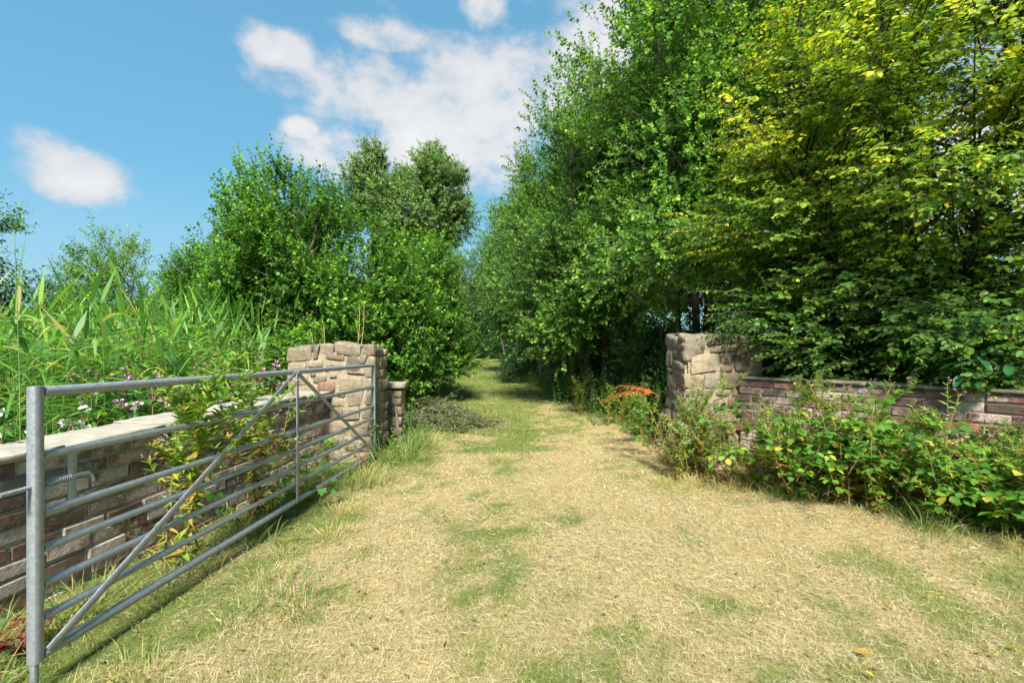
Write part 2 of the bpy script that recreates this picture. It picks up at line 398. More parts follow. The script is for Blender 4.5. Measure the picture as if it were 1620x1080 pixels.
RZ = [1.174, .919, .690, .545, .402, .269, .124]
for i, z in enumerate(RZ):
    mb = MB(); r = .0215 if i in (0, 6) else .0165
    pts = np.array([gp(s, z) - GB for s in np.linspace(.024, GL - .005, 9)]); pts[:, 2] -= .004 * np.sin(np.linspace(0, np.pi, 9))
    tubes(mb, pts, r, 14, caps=True); mb.build('rail', M['zinc'], gate, smooth=False)
    for p in gate.children[-1].data.polygons: p.use_smooth = len(p.vertices) == 4
def boxbar(mb, a, b, w, t, wdir):
    """A flat bar from a to b, w wide along wdir, t thick."""
    a, b = np.asarray(a, float), np.asarray(b, float); d = unit(b - a); wd = np.asarray(wdir, float); wd = unit(wd - d * (wd @ d)); td = np.cross(d, wd)
    c = .12 * min(w, t)
    prof = [(w / 2 - c, t / 2), (w / 2, t / 2 - c), (w / 2, -t / 2 + c), (w / 2 - c, -t / 2), (-w / 2 + c, -t / 2), (-w / 2, -t / 2 + c), (-w / 2, t / 2 - c), (-w / 2 + c, t / 2)]
    v = np.array([q + wd * x + td * y for q in (a, b) for x, y in prof])
    k = np.arange(8); mb.add(v, np.stack([k, (k + 1) % 8, (k + 1) % 8 + 8, k + 8], -1)); mb.add(v[:8], [np.arange(8)[::-1]]); mb.add(v[8:], [np.arange(8)])
    return mb
gdir = np.array([GD[0], GD[1], 0])
boxbar(MB(), gp(0, .105) - GB, gp(0, 1.198) - GB, .040, .040, gdir).build('latch_post', M['zinc'], gate)
boxbar(MB(), gp(GL, .10) - GB, gp(GL, 1.19) - GB, .045, .045, gdir).build('hinge_post', M['zinc'], gate)
boxbar(MB(), gp(-.004, .005) - GB, gp(-.004, .11) - GB, .022, .022, gdir).build('ground_pin', M['zinc'], gate)
SA = 1.94
boxbar(MB(), gp(.03, .135, .020) - GB, gp(SA - .01, 1.165, .020) - GB, .036, .008, gdir).build('brace', M['zinc'], gate)
boxbar(MB(), gp(SA + .01, 1.165, .020) - GB, gp(GL - .03, .15, .020) - GB, .036, .008, gdir).build('brace', M['zinc'], gate)
boxbar(MB(), gp(SA, .12, .026) - GB, gp(SA, 1.16, .026) - GB, .032, .007, gdir).build('upright_strap', M['zinc'], gate)
boxbar(MB(), gp(.145, .690) - GB, gp(.145, .919) - GB, .036, .007, gdir).build('latch_bracket', M['zinc'], gate)
hb = boxbar(MB(), gp(GL, 1.10) - GB, gp(GL + .10, 1.10) - GB, .05, .02, (0, 0, 1)).build('hinge', M['zinc'], gate)
hb = boxbar(MB(), gp(GL, .20) - GB, gp(GL + .10, .20) - GB, .05, .02, (0, 0, 1)).build('hinge', M['zinc'], gate)
mb = MB(); pts = [gp(s, .803) - GB for s in np.linspace(-.125, .19, 8)] + [gp(.215, .800) - GB, gp(.232, .786) - GB, gp(.240, .762) - GB]
tubes(mb, np.array(pts), .0085, 10, caps=True); bolt = mb.build('latch_bolt', M['zinc'], gate, smooth=False)
mb = MB(); th = np.linspace(0, 2 * np.pi * 13, 160)
q = np.array([gp(.028 + .112 * a / th[-1], .803 + .0135 * math.sin(a), .0135 * math.cos(a)) - GB for a in th])
tubes(mb, q, .0026, 6); mb.build('spring', M['zinc'], bolt, smooth=True)

# ------------------------------------------------------------------ bricks
def brick_mat(name, lo, amount, gain):
    m, nt, out = newmat(name)
    oi = nt.nodes.new('ShaderNodeObjectInfo'); rnd = oi.outputs['Random']
    c = ramp(nt, rnd, [(0, (.11, .06, .05)), (.2, (.16, .085, .07)), (.42, (.20, .105, .085)), (.58, (.24, .135, .10)), (.72, (.21, .155, .13)), (.86, (.29, .135, .08)), (1, (.15, .10, .085))])
    c = mixc(nt, gain, c, (.25, .135, .10))
    n1 = noise(nt, 18, 6, .65); n2 = noise(nt, 7, 5, .7); n3 = noise(nt, 70, 4, .7)
    c = mixc(nt, .55, c, ramp(nt, n1, [(.25, (.35, .3, .28)), (.5, (1, 1, 1)), (.75, (1.45, 1.35, 1.3))]), 'MULTIPLY')
    lime = mth(nt, 'ADD', n2, mth(nt, 'MULTIPLY', mth(nt, 'SUBTRACT', mth(nt, 'FRACT', mth(nt, 'MULTIPLY', rnd, 7.31)), .5), .42))
    c = mixc(nt, mth(nt, 'MULTIPLY', sstep(nt, lime, lo, lo + .16), amount), c, mixc(nt, sstep(nt, n3, .35, .6), (.42, .32, .265), (.60, .52, .45)))
    soot = mth(nt, 'ADD', noise(nt, 5.3, 5, .7), mth(nt, 'MULTIPLY', mth(nt, 'SUBTRACT', mth(nt, 'FRACT', mth(nt, 'MULTIPLY', rnd, 13.7)), .5), .35))
    c = mixc(nt, mth(nt, 'MULTIPLY', sstep(nt, soot, .60, .72), .7), c, (.06, .055, .04))
    principled(nt, out, c, .92, .15, nrm=bump(nt, mth(nt, 'ADD', n1, mth(nt, 'MULTIPLY', n3, .5)), .8, .008))
    return m
M['brick'] = brick_mat('old_brick', .60, .6, .1)
M['brick_limed'] = brick_mat('limed_brick', .42, .68, .35)
m, nt, out = newmat('lime_mortar')
n1 = noise(nt, 22, 6, .7); n2 = noise(nt, 2.5, 4)
c = ramp(nt, n1, [(.25, (.20, .175, .15)), (.55, (.36, .32, .275)), (.8, (.48, .43, .37))])
c = mixc(nt, mth(nt, 'MULTIPLY', sstep(nt, n2, .5, .7), .6), c, (.10, .10, .065))
principled(nt, out, c, .95, .1, nrm=bump(nt, n1, 1.0, .012)); M['mortar'] = m
m, nt, out = newmat('sandy_mortar')
n1 = noise(nt, 26, 6, .7)
principled(nt, out, ramp(nt, n1, [(.25, (.17, .13, .085)), (.55, (.31, .25, .17)), (.8, (.42, .35, .25))]), .95, .1, nrm=bump(nt, n1, 1.0, .012)); M['sand_mortar'] = m
m, nt, out = newmat('sandstone')
oi = nt.nodes.new('ShaderNodeObjectInfo'); rnd = oi.outputs['Random']
c = ramp(nt, rnd, [(0, (.27, .22, .145)), (.2, (.18, .145, .10)), (.4, (.31, .25, .165)), (.55, (.15, .12, .09)), (.7, (.23, .20, .145)), (.85, (.20, .125, .08)), (1, (.12, .105, .085))])
n1 = noise(nt, 14, 7, .68); n2 = noise(nt, 4.5, 5, .65, dist=.4); n3 = noise(nt, 90, 4, .7)
c = mixc(nt, .7, c, ramp(nt, n1, [(.25, (.45, .42, .4)), (.5, (1, 1, 1)), (.78, (1.35, 1.32, 1.25))]), 'MULTIPLY')
c = mixc(nt, mth(nt, 'MULTIPLY', sstep(nt, n2, .55, .70), .6), c, (.11, .095, .07))
c = mixc(nt, mth(nt, 'MULTIPLY', sstep(nt, noise(nt, 13, 5, .7), .57, .66), .5), c, (.36, .36, .31))
c = mixc(nt, mth(nt, 'MULTIPLY', sstep(nt, noise(nt, 6, 6, .75), .58, .70), .6), c, (.055, .05, .04))
principled(nt, out, c, .92, .15, nrm=bump(nt, mth(nt, 'ADD', n1, mth(nt, 'MULTIPLY', n3, .4)), .9, .012)); M['stone'] = m
m, nt, out = newmat('flagstone')
oi = nt.nodes.new('ShaderNodeObjectInfo')
n1 = noise(nt, 9, 7, .65); n2 = noise(nt, 3, 5, .6, dist=.6); n3 = noise(nt, 80, 4, .7)
c = ramp(nt, n1, [(.25, (.22, .20, .165)), (.55, (.37, .34, .28)), (.8, (.48, .45, .38))])
c = mixc(nt, mth(nt, 'MULTIPLY', sstep(nt, n2, .5, .68), .55), c, (.24, .22, .18))
c = mixc(nt, mth(nt, 'MULTIPLY', oi.outputs['Random'], .35), c, (.24, .21, .16))
c = mixc(nt, mth(nt, 'MULTIPLY', sstep(nt, noise(nt, 16, 6, .75), .56, .68), .5), c, (.13, .125, .10))
principled(nt, out, c, .9, .2, nrm=bump(nt, mth(nt, 'ADD', n1, mth(nt, 'MULTIPLY', n3, .3)), .7, .012)); M['flag'] = m

m, nt, out = newmat('mossy_flagstone')
n1 = noise(nt, 9, 7, .65); n2 = noise(nt, 3, 5, .6, dist=.6)
c = ramp(nt, n1, [(.25, (.09, .08, .06)), (.55, (.19, .17, .13)), (.8, (.32, .29, .23))])
c = mixc(nt, mth(nt, 'MULTIPLY', sstep(nt, n2, .45, .65), .6), c, (.06, .07, .03))
principled(nt, out, c, .95, .1, nrm=bump(nt, n1, .8, .012)); M['mossy_flag'] = m

def block_mesh(name, sx, sy, sz, mat, seed, cut=0, rough=.006, bev=.010, power=None):
    bm = bmesh.new(); bmesh.ops.create_cube(bm, size=1.0)
    if power is None:
        for v in bm.verts: v.co = Vector((v.co.x * sx, v.co.y * sy, v.co.z * sz))
        bmesh.ops.bevel(bm, geom=bm.edges[:], offset=bev, segments=1, affect='EDGES')
        if cut: bmesh.ops.subdivide_edges(bm, edges=[e for e in bm.edges if e.calc_length() > .06], cuts=cut)
    else:
        rj = random.Random(seed + 7); cj = [rj.uniform(-.085, .085) for _ in range(4)]
        bmesh.ops.subdivide_edges(bm, edges=bm.edges[:], cuts=3, use_grid_fill=True)
        for v in bm.verts:
            c = v.co * 2; n = (abs(c.x) ** power + abs(c.y) ** power + abs(c.z) ** power) ** (1 / power)
            c = c / n
            j = [(cj[0] * c.z + cj[1] * c.x * c.z, 0, cj[2] * c.x + cj[3] * c.x * c.z), ][0]
            v.co = Vector((c.x * sx / 2 + j[0] * sz, c.y * sy / 2 * (1 - .10 * abs(cj[0]) * c.x), c.z * sz / 2 + j[2] * sx * .5))
    r2 = random.Random(seed); ph = [r2.uniform(0, 6.28) for _ in range(9)]; fr = [r2.uniform(9, 24) for _ in range(9)]
    for v in bm.verts:
        c = v.co
        v.co = c + Vector([rough * (math.sin(fr[3 * k] * c.x + ph[3 * k]) + math.sin(fr[3 * k + 1] * c.y + ph[3 * k + 1]) + math.sin(fr[3 * k + 2] * c.z + ph[3 * k + 2])) * .6 + r2.uniform(-.35, .35) * rough for k in range(3)])
    me = bpy.data.meshes.new(name); bm.to_mesh(me); bm.free(); me.materials.append(mat)
    if power is not None and power < 7: me.polygons.foreach_set('use_smooth', np.ones(len(me.polygons), bool))
    return me

BRW, BRH, COURSE, PITCH = .236, .0715, .0855, .250
brick_me = [block_mesh('brick', BRW, .10, BRH, M['brick'], 50 + i, 1, .0024, .006) for i in range(8)]
half_me = [block_mesh('brick', BRW * .46, .10, BRH, M['brick'], 90 + i, 1, .0024, .006) for i in range(4)]
brick_me_l = [block_mesh('brick', BRW, .10, BRH, M['brick_limed'], 150 + i, 1, .0026, .007) for i in range(8)]
half_me_l = [block_mesh('brick', BRW * .46, .10, BRH, M['brick_limed'], 190 + i, 1, .0026, .007) for i in range(4)]
def brick_wall(o, length, thick, top, seed, full=None, half_=None):
    """Front face along local +x from 0 to length, facing local -y; courses hang down from top."""
    r2 = random.Random(seed)
    mb = MB(); y0 = .011
    n = 30; xs = np.linspace(0, length, n); zs = np.linspace(-.15, top, 9); pts = []
    for z in zs:
        for x in xs: pts.append((x, y0 + r2.uniform(-.004, .004), z))
    k = (np.arange(8)[:, None] * n + np.arange(n - 1)[None]).ravel()
    mb.add(pts, np.stack([k, k + 1, k + n + 1, k + n], -1))
    b = [(0, y0, -.15), (length, y0, -.15), (length, thick, -.15), (0, thick, -.15), (0, y0, top), (length, y0, top), (length, thick, top), (0, thick, top)]
    mb.add(b, [(1, 2, 6, 5), (2, 3, 7, 6), (3, 0, 4, 7), (4, 5, 6, 7)])
    mb.build('mortar_core', M['mortar'], o)
    row, z = 0, top - BRH / 2 - .004
    while z > -.06:
        x = r2.uniform(-.02, .02) - (0 if row % 2 else PITCH / 2)
        while x < length - .04:
            half = r2.random() < .16
            w = BRW * .46 if half else BRW
            cx = x + w / 2
            if cx - w / 2 > -.14 and cx + w / 2 < length + .03:
                link('brick', r2.choice((half_ or half_me) if half else (full or brick_me)), o, (cx, .05 + r2.uniform(-.007, .006), z + r2.uniform(-.003, .003)), (r2.uniform(-.02, .02), r2.uniform(-.012, .012) + (math.pi if r2.random() < .5 else 0), r2.uniform(-.015, .015)))
            x += w + .014
        z -= COURSE; row += 1

def coping_stone(o, x0, x1, y0, y1, z, t, seed, name='coping_stone', mat='flag'):
    r2 = random.Random(seed); n = 7
    fr = [(x0 + (x1 - x0) * i / n + (r2.uniform(-.008, .008) if 0 < i < n else 0), y0 + r2.uniform(-.012, .012)) for i in range(n + 1)]
    bk = [(x1 - (x1 - x0) * i / n, y1 + r2.uniform(-.012, .012)) for i in range(n + 1)]
    ring = fr + bk; k = len(ring); tilt = r2.uniform(-.018, .018)
    top = [(x, y, z + tilt * (x - (x0 + x1) / 2) + r2.uniform(-.002, .002)) for x, y in ring]
    mid = [(x + r2.uniform(-.004, .004), y + (-.007 if i <= n else .007), z - t * .45 + tilt * (x - (x0 + x1) / 2)) for i, (x, y) in enumerate(ring)]
    bot = [(x, y + (.004 if i <= n else -.004), z - t) for i, (x, y) in enumerate(ring)]
    mb = MB(); v = np.array(top + mid + bot); i = np.arange(k); j = (i + 1) % k
    mb.add(v, np.concatenate([np.stack([i + k, j + k, j, i], -1), np.stack([i + 2 * k, j + 2 * k, j + k, i + k], -1)]))
    q = np.arange(n); mb.add(top, np.stack([q, q + 1, k - 2 - q, k - 1 - q], -1)); mb.add(bot, np.stack([q, k - 1 - q, k - 2 - q, q + 1], -1))
    return mb.build(name, M[mat], o)

# wall beside the gate
ang = math.atan2(1.0, .105)
wl = thing('brick_wall', 'weathered brick wall with pale flagstone coping behind the open gate', 'wall', (-2.68, .90, 0), ang)
WLL = math.hypot(.105 * 4.70, 4.70)
brick_wall(wl, WLL, .30, .775, 11, brick_me_l, half_me_l)
xs = [-.05, .66, 1.28, 1.70, 2.36, 2.94, 3.58, 4.15, WLL + .0]
for i in range(8):
    lift = 0 if i < 4 else .022
    coping_stone(wl, xs[i] + .008, xs[i + 1] - .008, -.035 + random.uniform(-.012, .012), .36, .815 + lift + random.uniform(-.006, .006), .036, 300 + i)
    if i >= 4: coping_stone(wl, xs[i] + .02, xs[i + 1] + .01, -.02, .345, .802, .026, 330 + i, 'bedding_slab')
# wall on the other side
ang2 = math.atan2(-1.70, 1.31)
wr = thing('brick_wall', 'red brick wall under the yellowing tree, overgrown by brambles', 'wall', (2.60, 5.34, 0), ang2)
WRL = 3.6
brick_wall(wr, WRL, .30, .992, 12)
xs = np.linspace(-.02, WRL, 7)
for i in range(6): coping_stone(wr, xs[i] + .004, xs[i + 1] - .004, -.02, .33, 1.022 + random.uniform(-.003, .003), .028, 360 + i, mat='mossy_flag')

# ------------------------------------------------------------------ stone pillars
def stone_on(o, origin, c, size, dirx, diry, depth, seed, rnd=5.0, rough=.010):
    """A stone whose face is centred at c on a wall face spanned by dirx and z, sticking out against diry."""
    me = block_mesh('stone', size[0], depth, size[1], M['stone'], seed, 0, rough * (.55 if rnd < 3.2 else .75), power=rnd * 2.2)
    p = np.asarray(c) + np.asarray(diry) * (depth / 2 - .004 - (seed % 3) * .006) - origin
    return link('stone', me, o, p, (random.uniform(-.03, .03), random.uniform(-.05, .05), math.atan2(dirx[1], dirx[0])))
def core_box(o, origin, x0, x1, y0, y1, z0, z1, name='mortar_core'):
    mb = MB(); bm = bmesh.new(); bmesh.ops.create_cube(bm, size=1)
    for v in bm.verts: v.co = Vector(((x0 + x1) / 2 + v.co.x * (x1 - x0), (y0 + y1) / 2 + v.co.y * (y1 - y0), (z0 + z1) / 2 + v.co.z * (z1 - z0))) - Vector(origin)
    bmesh.ops.bevel(bm, geom=bm.edges[:], offset=.03, segments=2, affect='EDGES')
    bmesh.ops.subdivide_edges(bm, edges=[e for e in bm.edges if e.calc_length() > .2], cuts=6, use_grid_fill=True)
    for v in bm.verts: v.co += Vector([random.uniform(-.005, .005) for _ in range(3)])
    me = bpy.data.meshes.new(name); bm.to_mesh(me); bm.free(); me.materials.append(M['sand_mortar']); return link(name, me, o)

def fill_rows(o, origin, x0, x1, z0, z1, face, dirx, diry, seed, taken=()):
    """Courses of odd stones on a face; face(u, z) gives the point."""
    r2 = random.Random(seed); z = z1
    while z > z0:
        h = r2.uniform(.09, .17); u = x0
        while u < x1 - .04:
            w = min(r2.uniform(.11, .27), x1 - u)
            if x1 - u - w < .07: w = x1 - u
            cu, cz = u + w / 2, z - h / 2
            if not any(a - .03 < cu < b + .03 and c - .04 < cz < d + .04 for a, b, c, d in taken):
                stone_on(o, origin, face(cu, cz), (w - .018, h - .018), dirx, diry, .16, r2.randint(0, 9999), r2.choice([3.0, 4.0, 6.0]))
            u += w
        z -= h

# left pillar: front face at depth 5.2, its own face stones as in the photograph
D1 = 5.62; X1a, X1b = (453 - 810) / F * D1, (592 - 810) / F * D1
pl = thing('stone_pillar', 'squat rough sandstone gate pillar that the steel gate hangs from', 'pillar', ((X1a + X1b) / 2, D1, 0)); OL = np.array(pl.location)
ZT = 1.35
core_box(pl, OL, X1a + .02, X1b - .016, D1 + .014, D1 + .62, -.1, ZT - .03)
SL = [(240, 425, 118, 230, 5), (428, 472, 108, 212, 4), (475, 582, 102, 196, 4), (585, 776, 98, 182, 6), (780, 862, 110, 190, 4),
      (522, 655, 180, 220, 5), (238, 380, 238, 300, 5), (386, 502, 222, 280, 3), (508, 640, 248, 300, 4), (660, 756, 186, 300, 5), (758, 810, 184, 252, 4), (814, 866, 194, 250, 3),
      (243, 395, 308, 402, 4), (404, 450, 305, 340, 3), (420, 532, 332, 392, 3), (540, 598, 318, 352, 3), (456, 592, 372, 456, 3), (605, 786, 325, 432, 6), (660, 800, 300, 322, 5), (790, 862, 262, 342, 4), (796, 864, 350, 440, 4),
      (243, 330, 408, 478, 4), (336, 448, 404, 482, 4), (530, 652, 492, 556, 4), (670, 790, 440, 548, 5), (796, 864, 448, 540, 4), (456, 590, 462, 490, 4), (596, 664, 440, 486, 4),
      (250, 360, 486, 560, 5), (366, 520, 494, 566, 5), (528, 640, 564, 650, 5), (648, 764, 556, 652, 4), (770, 864, 548, 640, 5),
      (244, 390, 570, 680, 5), (396, 520, 574, 664, 4), (526, 690, 658, 750, 5), (696, 864, 654, 770, 5), (244, 380, 690, 800, 5), (388, 520, 672, 790, 4), (528, 640, 758, 850, 4), (648, 864, 778, 870, 5), (244, 420, 806, 900, 5), (428, 640, 858, 930, 5), (650, 864, 878, 960, 5)]
for i, (xa, xb, ya, yb, pw) in enumerate(SL):
    px, py = 400 + (xa + xb) / 9, 520 + (ya + yb) / 9
    c = P(px, py, D1); stone_on(pl, OL, c, ((xb - xa) / 4.5 / F * D1 - .008, (yb - ya) / 4.5 / F * D1 - .008), (1, 0, 0), (0, 1, 0), .20 if ya < 130 else .14, 400 + i, pw)
fill_rows(pl, OL, D1 + .0, D1 + .62, .0, ZT, lambda u, z: np.array([X1b, u, z]), (0, 1, 0), (-1, 0, 0), 21)
r2 = random.Random(5)
for i in range(4):
    for j in range(3):
        stone_on(pl, OL, np.array([X1a + .13 + i * .245, D1 + .25 + j * .17 + r2.uniform(-.02, .02), ZT - .03]), (.23, .13), (1, 0, 0), (0, 1, 0), .16, 480 + i * 3 + j, 4)
# right pillar
D2 = 5.4; X2a, X2b = 1.985, 2.93
pr = thing('stone_pillar', 'cobbled sandstone pillar half hidden by overhanging leaves and willowherb', 'pillar', ((X2a + X2b) / 2, D2, 0)); OR = np.array(pr.location)
ZR = 1.50
core_box(pr, OR, X2a + .016, X2b - .02, D2 + .014, D2 + .68, -.1, ZR - .03)
SR = [(345, 500, 118, 246, 4), (494, 582, 112, 184, 4), (510, 622, 188, 240, 3), (586, 690, 120, 184, 4), (380, 568, 250, 368, 5), (580, 666, 246, 320, 4), (578, 662, 324, 368, 3), (676, 770, 246, 362, 4),
      (345, 466, 374, 472, 5), (470, 580, 380, 472, 4), (584, 690, 376, 472, 4), (628, 700, 188, 240, 3), (696, 770, 120, 240, 4)]
for i, (xa, xb, ya, yb, pw) in enumerate(SR):
    c = P(1000 + (xa + xb) / 2 / 4.153, 500 + (ya + yb) / 2 / 4.153, D2)
    stone_on(pr, OR, c, ((xb - xa) / 4.153 / F * D2 - .006, (yb - ya) / 4.153 / F * D2 - .006), (1, 0, 0), (0, 1, 0), .20 if ya < 130 else .15, 520 + i, pw)
fill_rows(pr, OR, X2a, X2b, .0, .875, lambda u, z: np.array([u, D2, z]), (1, 0, 0), (0, 1, 0), 31)
SS = [(222, 302, 126, 212, 3), (302, 345, 124, 170, 3), (305, 352, 176, 220, 3), (228, 268, 216, 330, 4), (252, 312, 218, 282, 3), (312, 378, 220, 304, 3), (268, 335, 288, 356, 3), (335, 380, 308, 360, 3), (230, 264, 334, 372, 3), (232, 290, 376, 470, 4), (292, 345, 380, 470, 4)]
for i, (xa, xb, ya, yb, pw) in enumerate(SS):
    d = lambda q: np.clip(X2a * F / (1000 + q / 4.153 - 810), D2, D2 + .68)
    ua, ub = d(xb), d(xa); cu = (ua + ub) / 2; z = CAM_H - ((500 + (ya + yb) / 2 / 4.153) - 550) / F * cu
    if ub - ua < .05: continue
    stone_on(pr, OR, np.array([X2a, cu, z]), (ub - ua - .006, (yb - ya) / 4.153 / F * cu - .006), (0, 1, 0), (1, 0, 0), .16, 560 + i, pw)
fill_rows(pr, OR, D2, D2 + .68, .0, .85, lambda u, z: np.array([X2a, u, z]), (0, 1, 0), (1, 0, 0), 33)
for i in range(4):
    for j in range(3):
        stone_on(pr, OR, np.array([X2a + .14 + i * .23, D2 + .25 + j * .19, ZR - .04]), (.22, .14), (1, 0, 0), (0, 1, 0), .17, 600 + i * 3 + j, 4)
# low wall end behind the left pillar
D3 = 6.6
q = P(622, 612, D3)
sw = thing('stone_wall', 'low stone wall end with flat slab behind the gate pillar', 'wall', (q[0], D3, 0)); OS = np.array(sw.location)
core_box(sw, OS, q[0] - .75, q[0] + .11, D3 + .03, D3 + .30, -.1, q[2] - .02)
fill_rows(sw, OS, q[0] - .75, q[0] + .12, .0, q[2] - .03, lambda u, z: np.array([u, D3, z]), (1, 0, 0), (0, 1, 0), 41)
c_ = coping_stone(sw, -.45, .15, -.05, .33, q[2] + .05, .06, 377)

# ------------------------------------------------------------------ trees and bushes
def clump_points(g, ells, n, shell=.45):
    """n clump centres spread through a union of ellipsoids, thinner towards the inside."""
    vol = np.array([np.prod(e[1]) ** .8 * (e[2] if len(e) > 2 else 1) for e in ells]); pick = g.choice(len(ells), n, p=vol / vol.sum())
    d = unit(g.normal(0, 1, (n, 3))); r = g.random(n) ** shell
    c = np.array([ells[i][0] for i in pick]); s = np.array([ells[i][1] for i in pick])
    return c + d * r[:, None] * s, d

def crown_mesh(name, seed, ells, n_clump, clump_r, shoots, lpshoot, leaf, mats, shape=KITE, shoot_len=.34, up=.45, out=.5, flat=0.0, droop=.15, tint=None, base=(0, 0, .4), stems=None, limb_r=.035, shell=.45, zmin=.25, spike=0.0):
    g = np.random.default_rng(seed); mb = MB()
    C, cd = clump_points(g, ells, n_clump, shell)
    keep = C[:, 2] > zmin; C, cd = C[keep], cd[keep]; nC = len(C); ct = g.normal(0, .08, nC); cf = g.random(nC)
    cr = clump_r * g.uniform(.65, 1.25, nC)
    cid = np.repeat(np.arange(nC), shoots)
    off = unit(g.normal(0, 1, (len(cid), 3))) * (g.random(len(cid)) ** .5)[:, None]; off[:, 2] *= (1 - .45 * flat)
    A = C[cid] + off * cr[cid][:, None]
    ok = A[:, 2] > zmin * .6; A, cid, off = A[ok], cid[ok], off[ok]; nS = len(A)
    axis = A - np.array(base); axis[:, 2] *= .35
    D = unit(off * .7 + unit(axis) * out + np.array([0, 0, up]) + g.normal(0, .35, (nS, 3)) + cd[cid] * .3)
    D[:, 2] *= (1 - .65 * flat); D = unit(D)
    SL_ = shoot_len * g.uniform(.55, 1.35, nS) * (1 + spike * (off[:, 2] > .3) * (g.random(nS) < .3))
    # twigs
    tp = np.stack([A - D * .05, A + D * SL_[:, None] * .5, A + D * SL_[:, None]], 1); tp[:, 2, 2] -= droop * SL_ * .5
    sub = g.random(nS) < .8
    tubes(mb, tp[sub], np.array([[.0045, .003, .0012]]), 3, 1, .4)
    # limbs out to the clumps
    if stems is not None:
        st = np.array([s[-1] for s in stems]); si = g.integers(0, len(stems), nC)
        for j in range(nC):
            s = stems[np.argmin([np.min(np.linalg.norm(np.asarray(q)[:, :2] - C[j, :2], axis=1)) for q in stems])] if g.random() < .7 else stems[si[j]]
            s = np.asarray(s); hz = np.linalg.norm(C[j, :2] - s[len(s) // 2, :2]); zt = np.clip(C[j, 2] - .55 * hz - .15, s[0, 2] + .25, s[-1, 2] - .05)
            p0 = np.array([np.interp(zt, s[:, 2], s[:, k]) for k in range(3)])
            t = np.linspace(0, 1, 6)[:, None]; midp = (p0 + C[j]) / 2 + g.normal(0, .10, 3) + np.array([0, 0, .12 * hz])
            p = p0 * (1 - t) ** 2 + 2 * midp * t * (1 - t) + C[j] * t ** 2
            tubes(mb, p, limb_r * (1 - .82 * t[:, 0]) * g.uniform(.6, 1.1), 5, 1, .4)
    # leaves
    k = lpshoot; t = np.clip((np.arange(k)[None] + g.uniform(0, .8, (nS, k))) / (k - .3), .05, 1.0)
    pos = A[:, None] + D[:, None] * (SL_[:, None] * t)[:, :, None]; pos[:, :, 2] -= droop * SL_[:, None] * t ** 2 * .5
    a1 = unit(np.cross(D, np.array([0, 0, 1.0]) + g.normal(0, .15, (nS, 3)))); b1 = np.cross(D, a1)
    if flat > .5: ph = np.arange(k)[None] * np.pi + g.normal(0, .45, (nS, k))
    else: ph = np.arange(k)[None] * 2.4 + g.uniform(0, 6.28, (nS, 1)) + g.normal(0, .3, (nS, k))
    rad = a1[:, None] * np.cos(ph)[..., None] + b1[:, None] * np.sin(ph)[..., None]
    ld = unit(D[:, None] * .55 + rad * .85 + np.array([0, 0, -droop])) ; ld = ld.reshape(-1, 3)
    nr = unit(np.array([0, 0, .8]) + .45 * np.repeat(D, k, 0) + g.normal(0, .50, (nS * k, 3)))
    sz = leaf[0] * g.uniform(.6, 1.25, nS * k) * np.where(t.ravel() > .8, .75, 1)
    fresh = (g.random(nS) < .15 + .6 * cf[cid])[:, None] * np.clip((t - .35) * 1.1, 0, 1)
    tv = np.clip(.32 + ct[cid][:, None] + g.normal(0, .08, nS)[:, None] + g.normal(0, .07, (nS, k)) + .12 * t + .48 * fresh, 0, 1)
    if tint is not None: tv = tint(g, A, tv, t)
    leaves(mb, pos.reshape(-1, 3), ld, nr, sz, sz * leaf[1], shape, 0, tv.ravel())
    return mb.mesh(name, mats)

def stem_path(g, base, top, n=9, wob=.06):
    t = np.linspace(0, 1, n)[:, None]; p = np.asarray(base) * (1 - t) + np.asarray(top) * t
    w = g.normal(0, wob, (n, 3)); w[0] = 0; w[:, 2] = 0
    p = p + np.cumsum(w, 0) * .6; p[:, 0] += .12 * np.sin(t[:, 0] * 3.0 + g.uniform(0, 6)) * (t[:, 0]); return p
def stem_mesh(g, p, r, sides=9):
    mb = MB(); t = np.linspace(0, 1, len(p)); rr_ = r * (1 - .75 * t) * (1 + .55 * np.exp(-t * 14)) * g.uniform(.93, 1.07, len(p)); return tubes(mb, p, rr_, sides)

def make_tree(name, label, cat, seed, stems, crown_kw, loc, rz=0, scale=1.0, group=None, bark='bark', r=.07):
    g = np.random.default_rng(seed)
    o = thing(name, label, cat, loc, rz, group, scale)
    for i, s in enumerate(stems): stem_mesh(g, s, r * (1 if i == 0 else g.uniform(.6, .95))).build('trunk', M[bark], o, smooth=True)
    link('crown', crown_mesh('crown', seed + 1, stems=stems, **crown_kw), o)
    return o
def again(src, label, loc, rz, scale, group=None):
    o = copy_tree(src); o.location = loc; o.rotation_euler = (0, 0, rz); o.scale = (scale,) * 3 if isinstance(scale, (int, float)) else scale
    o['label'] = label
    if group: o['group'] = group
    return o
def gz(x, y): return (x, y, float(hgt(x, y)) - .02)

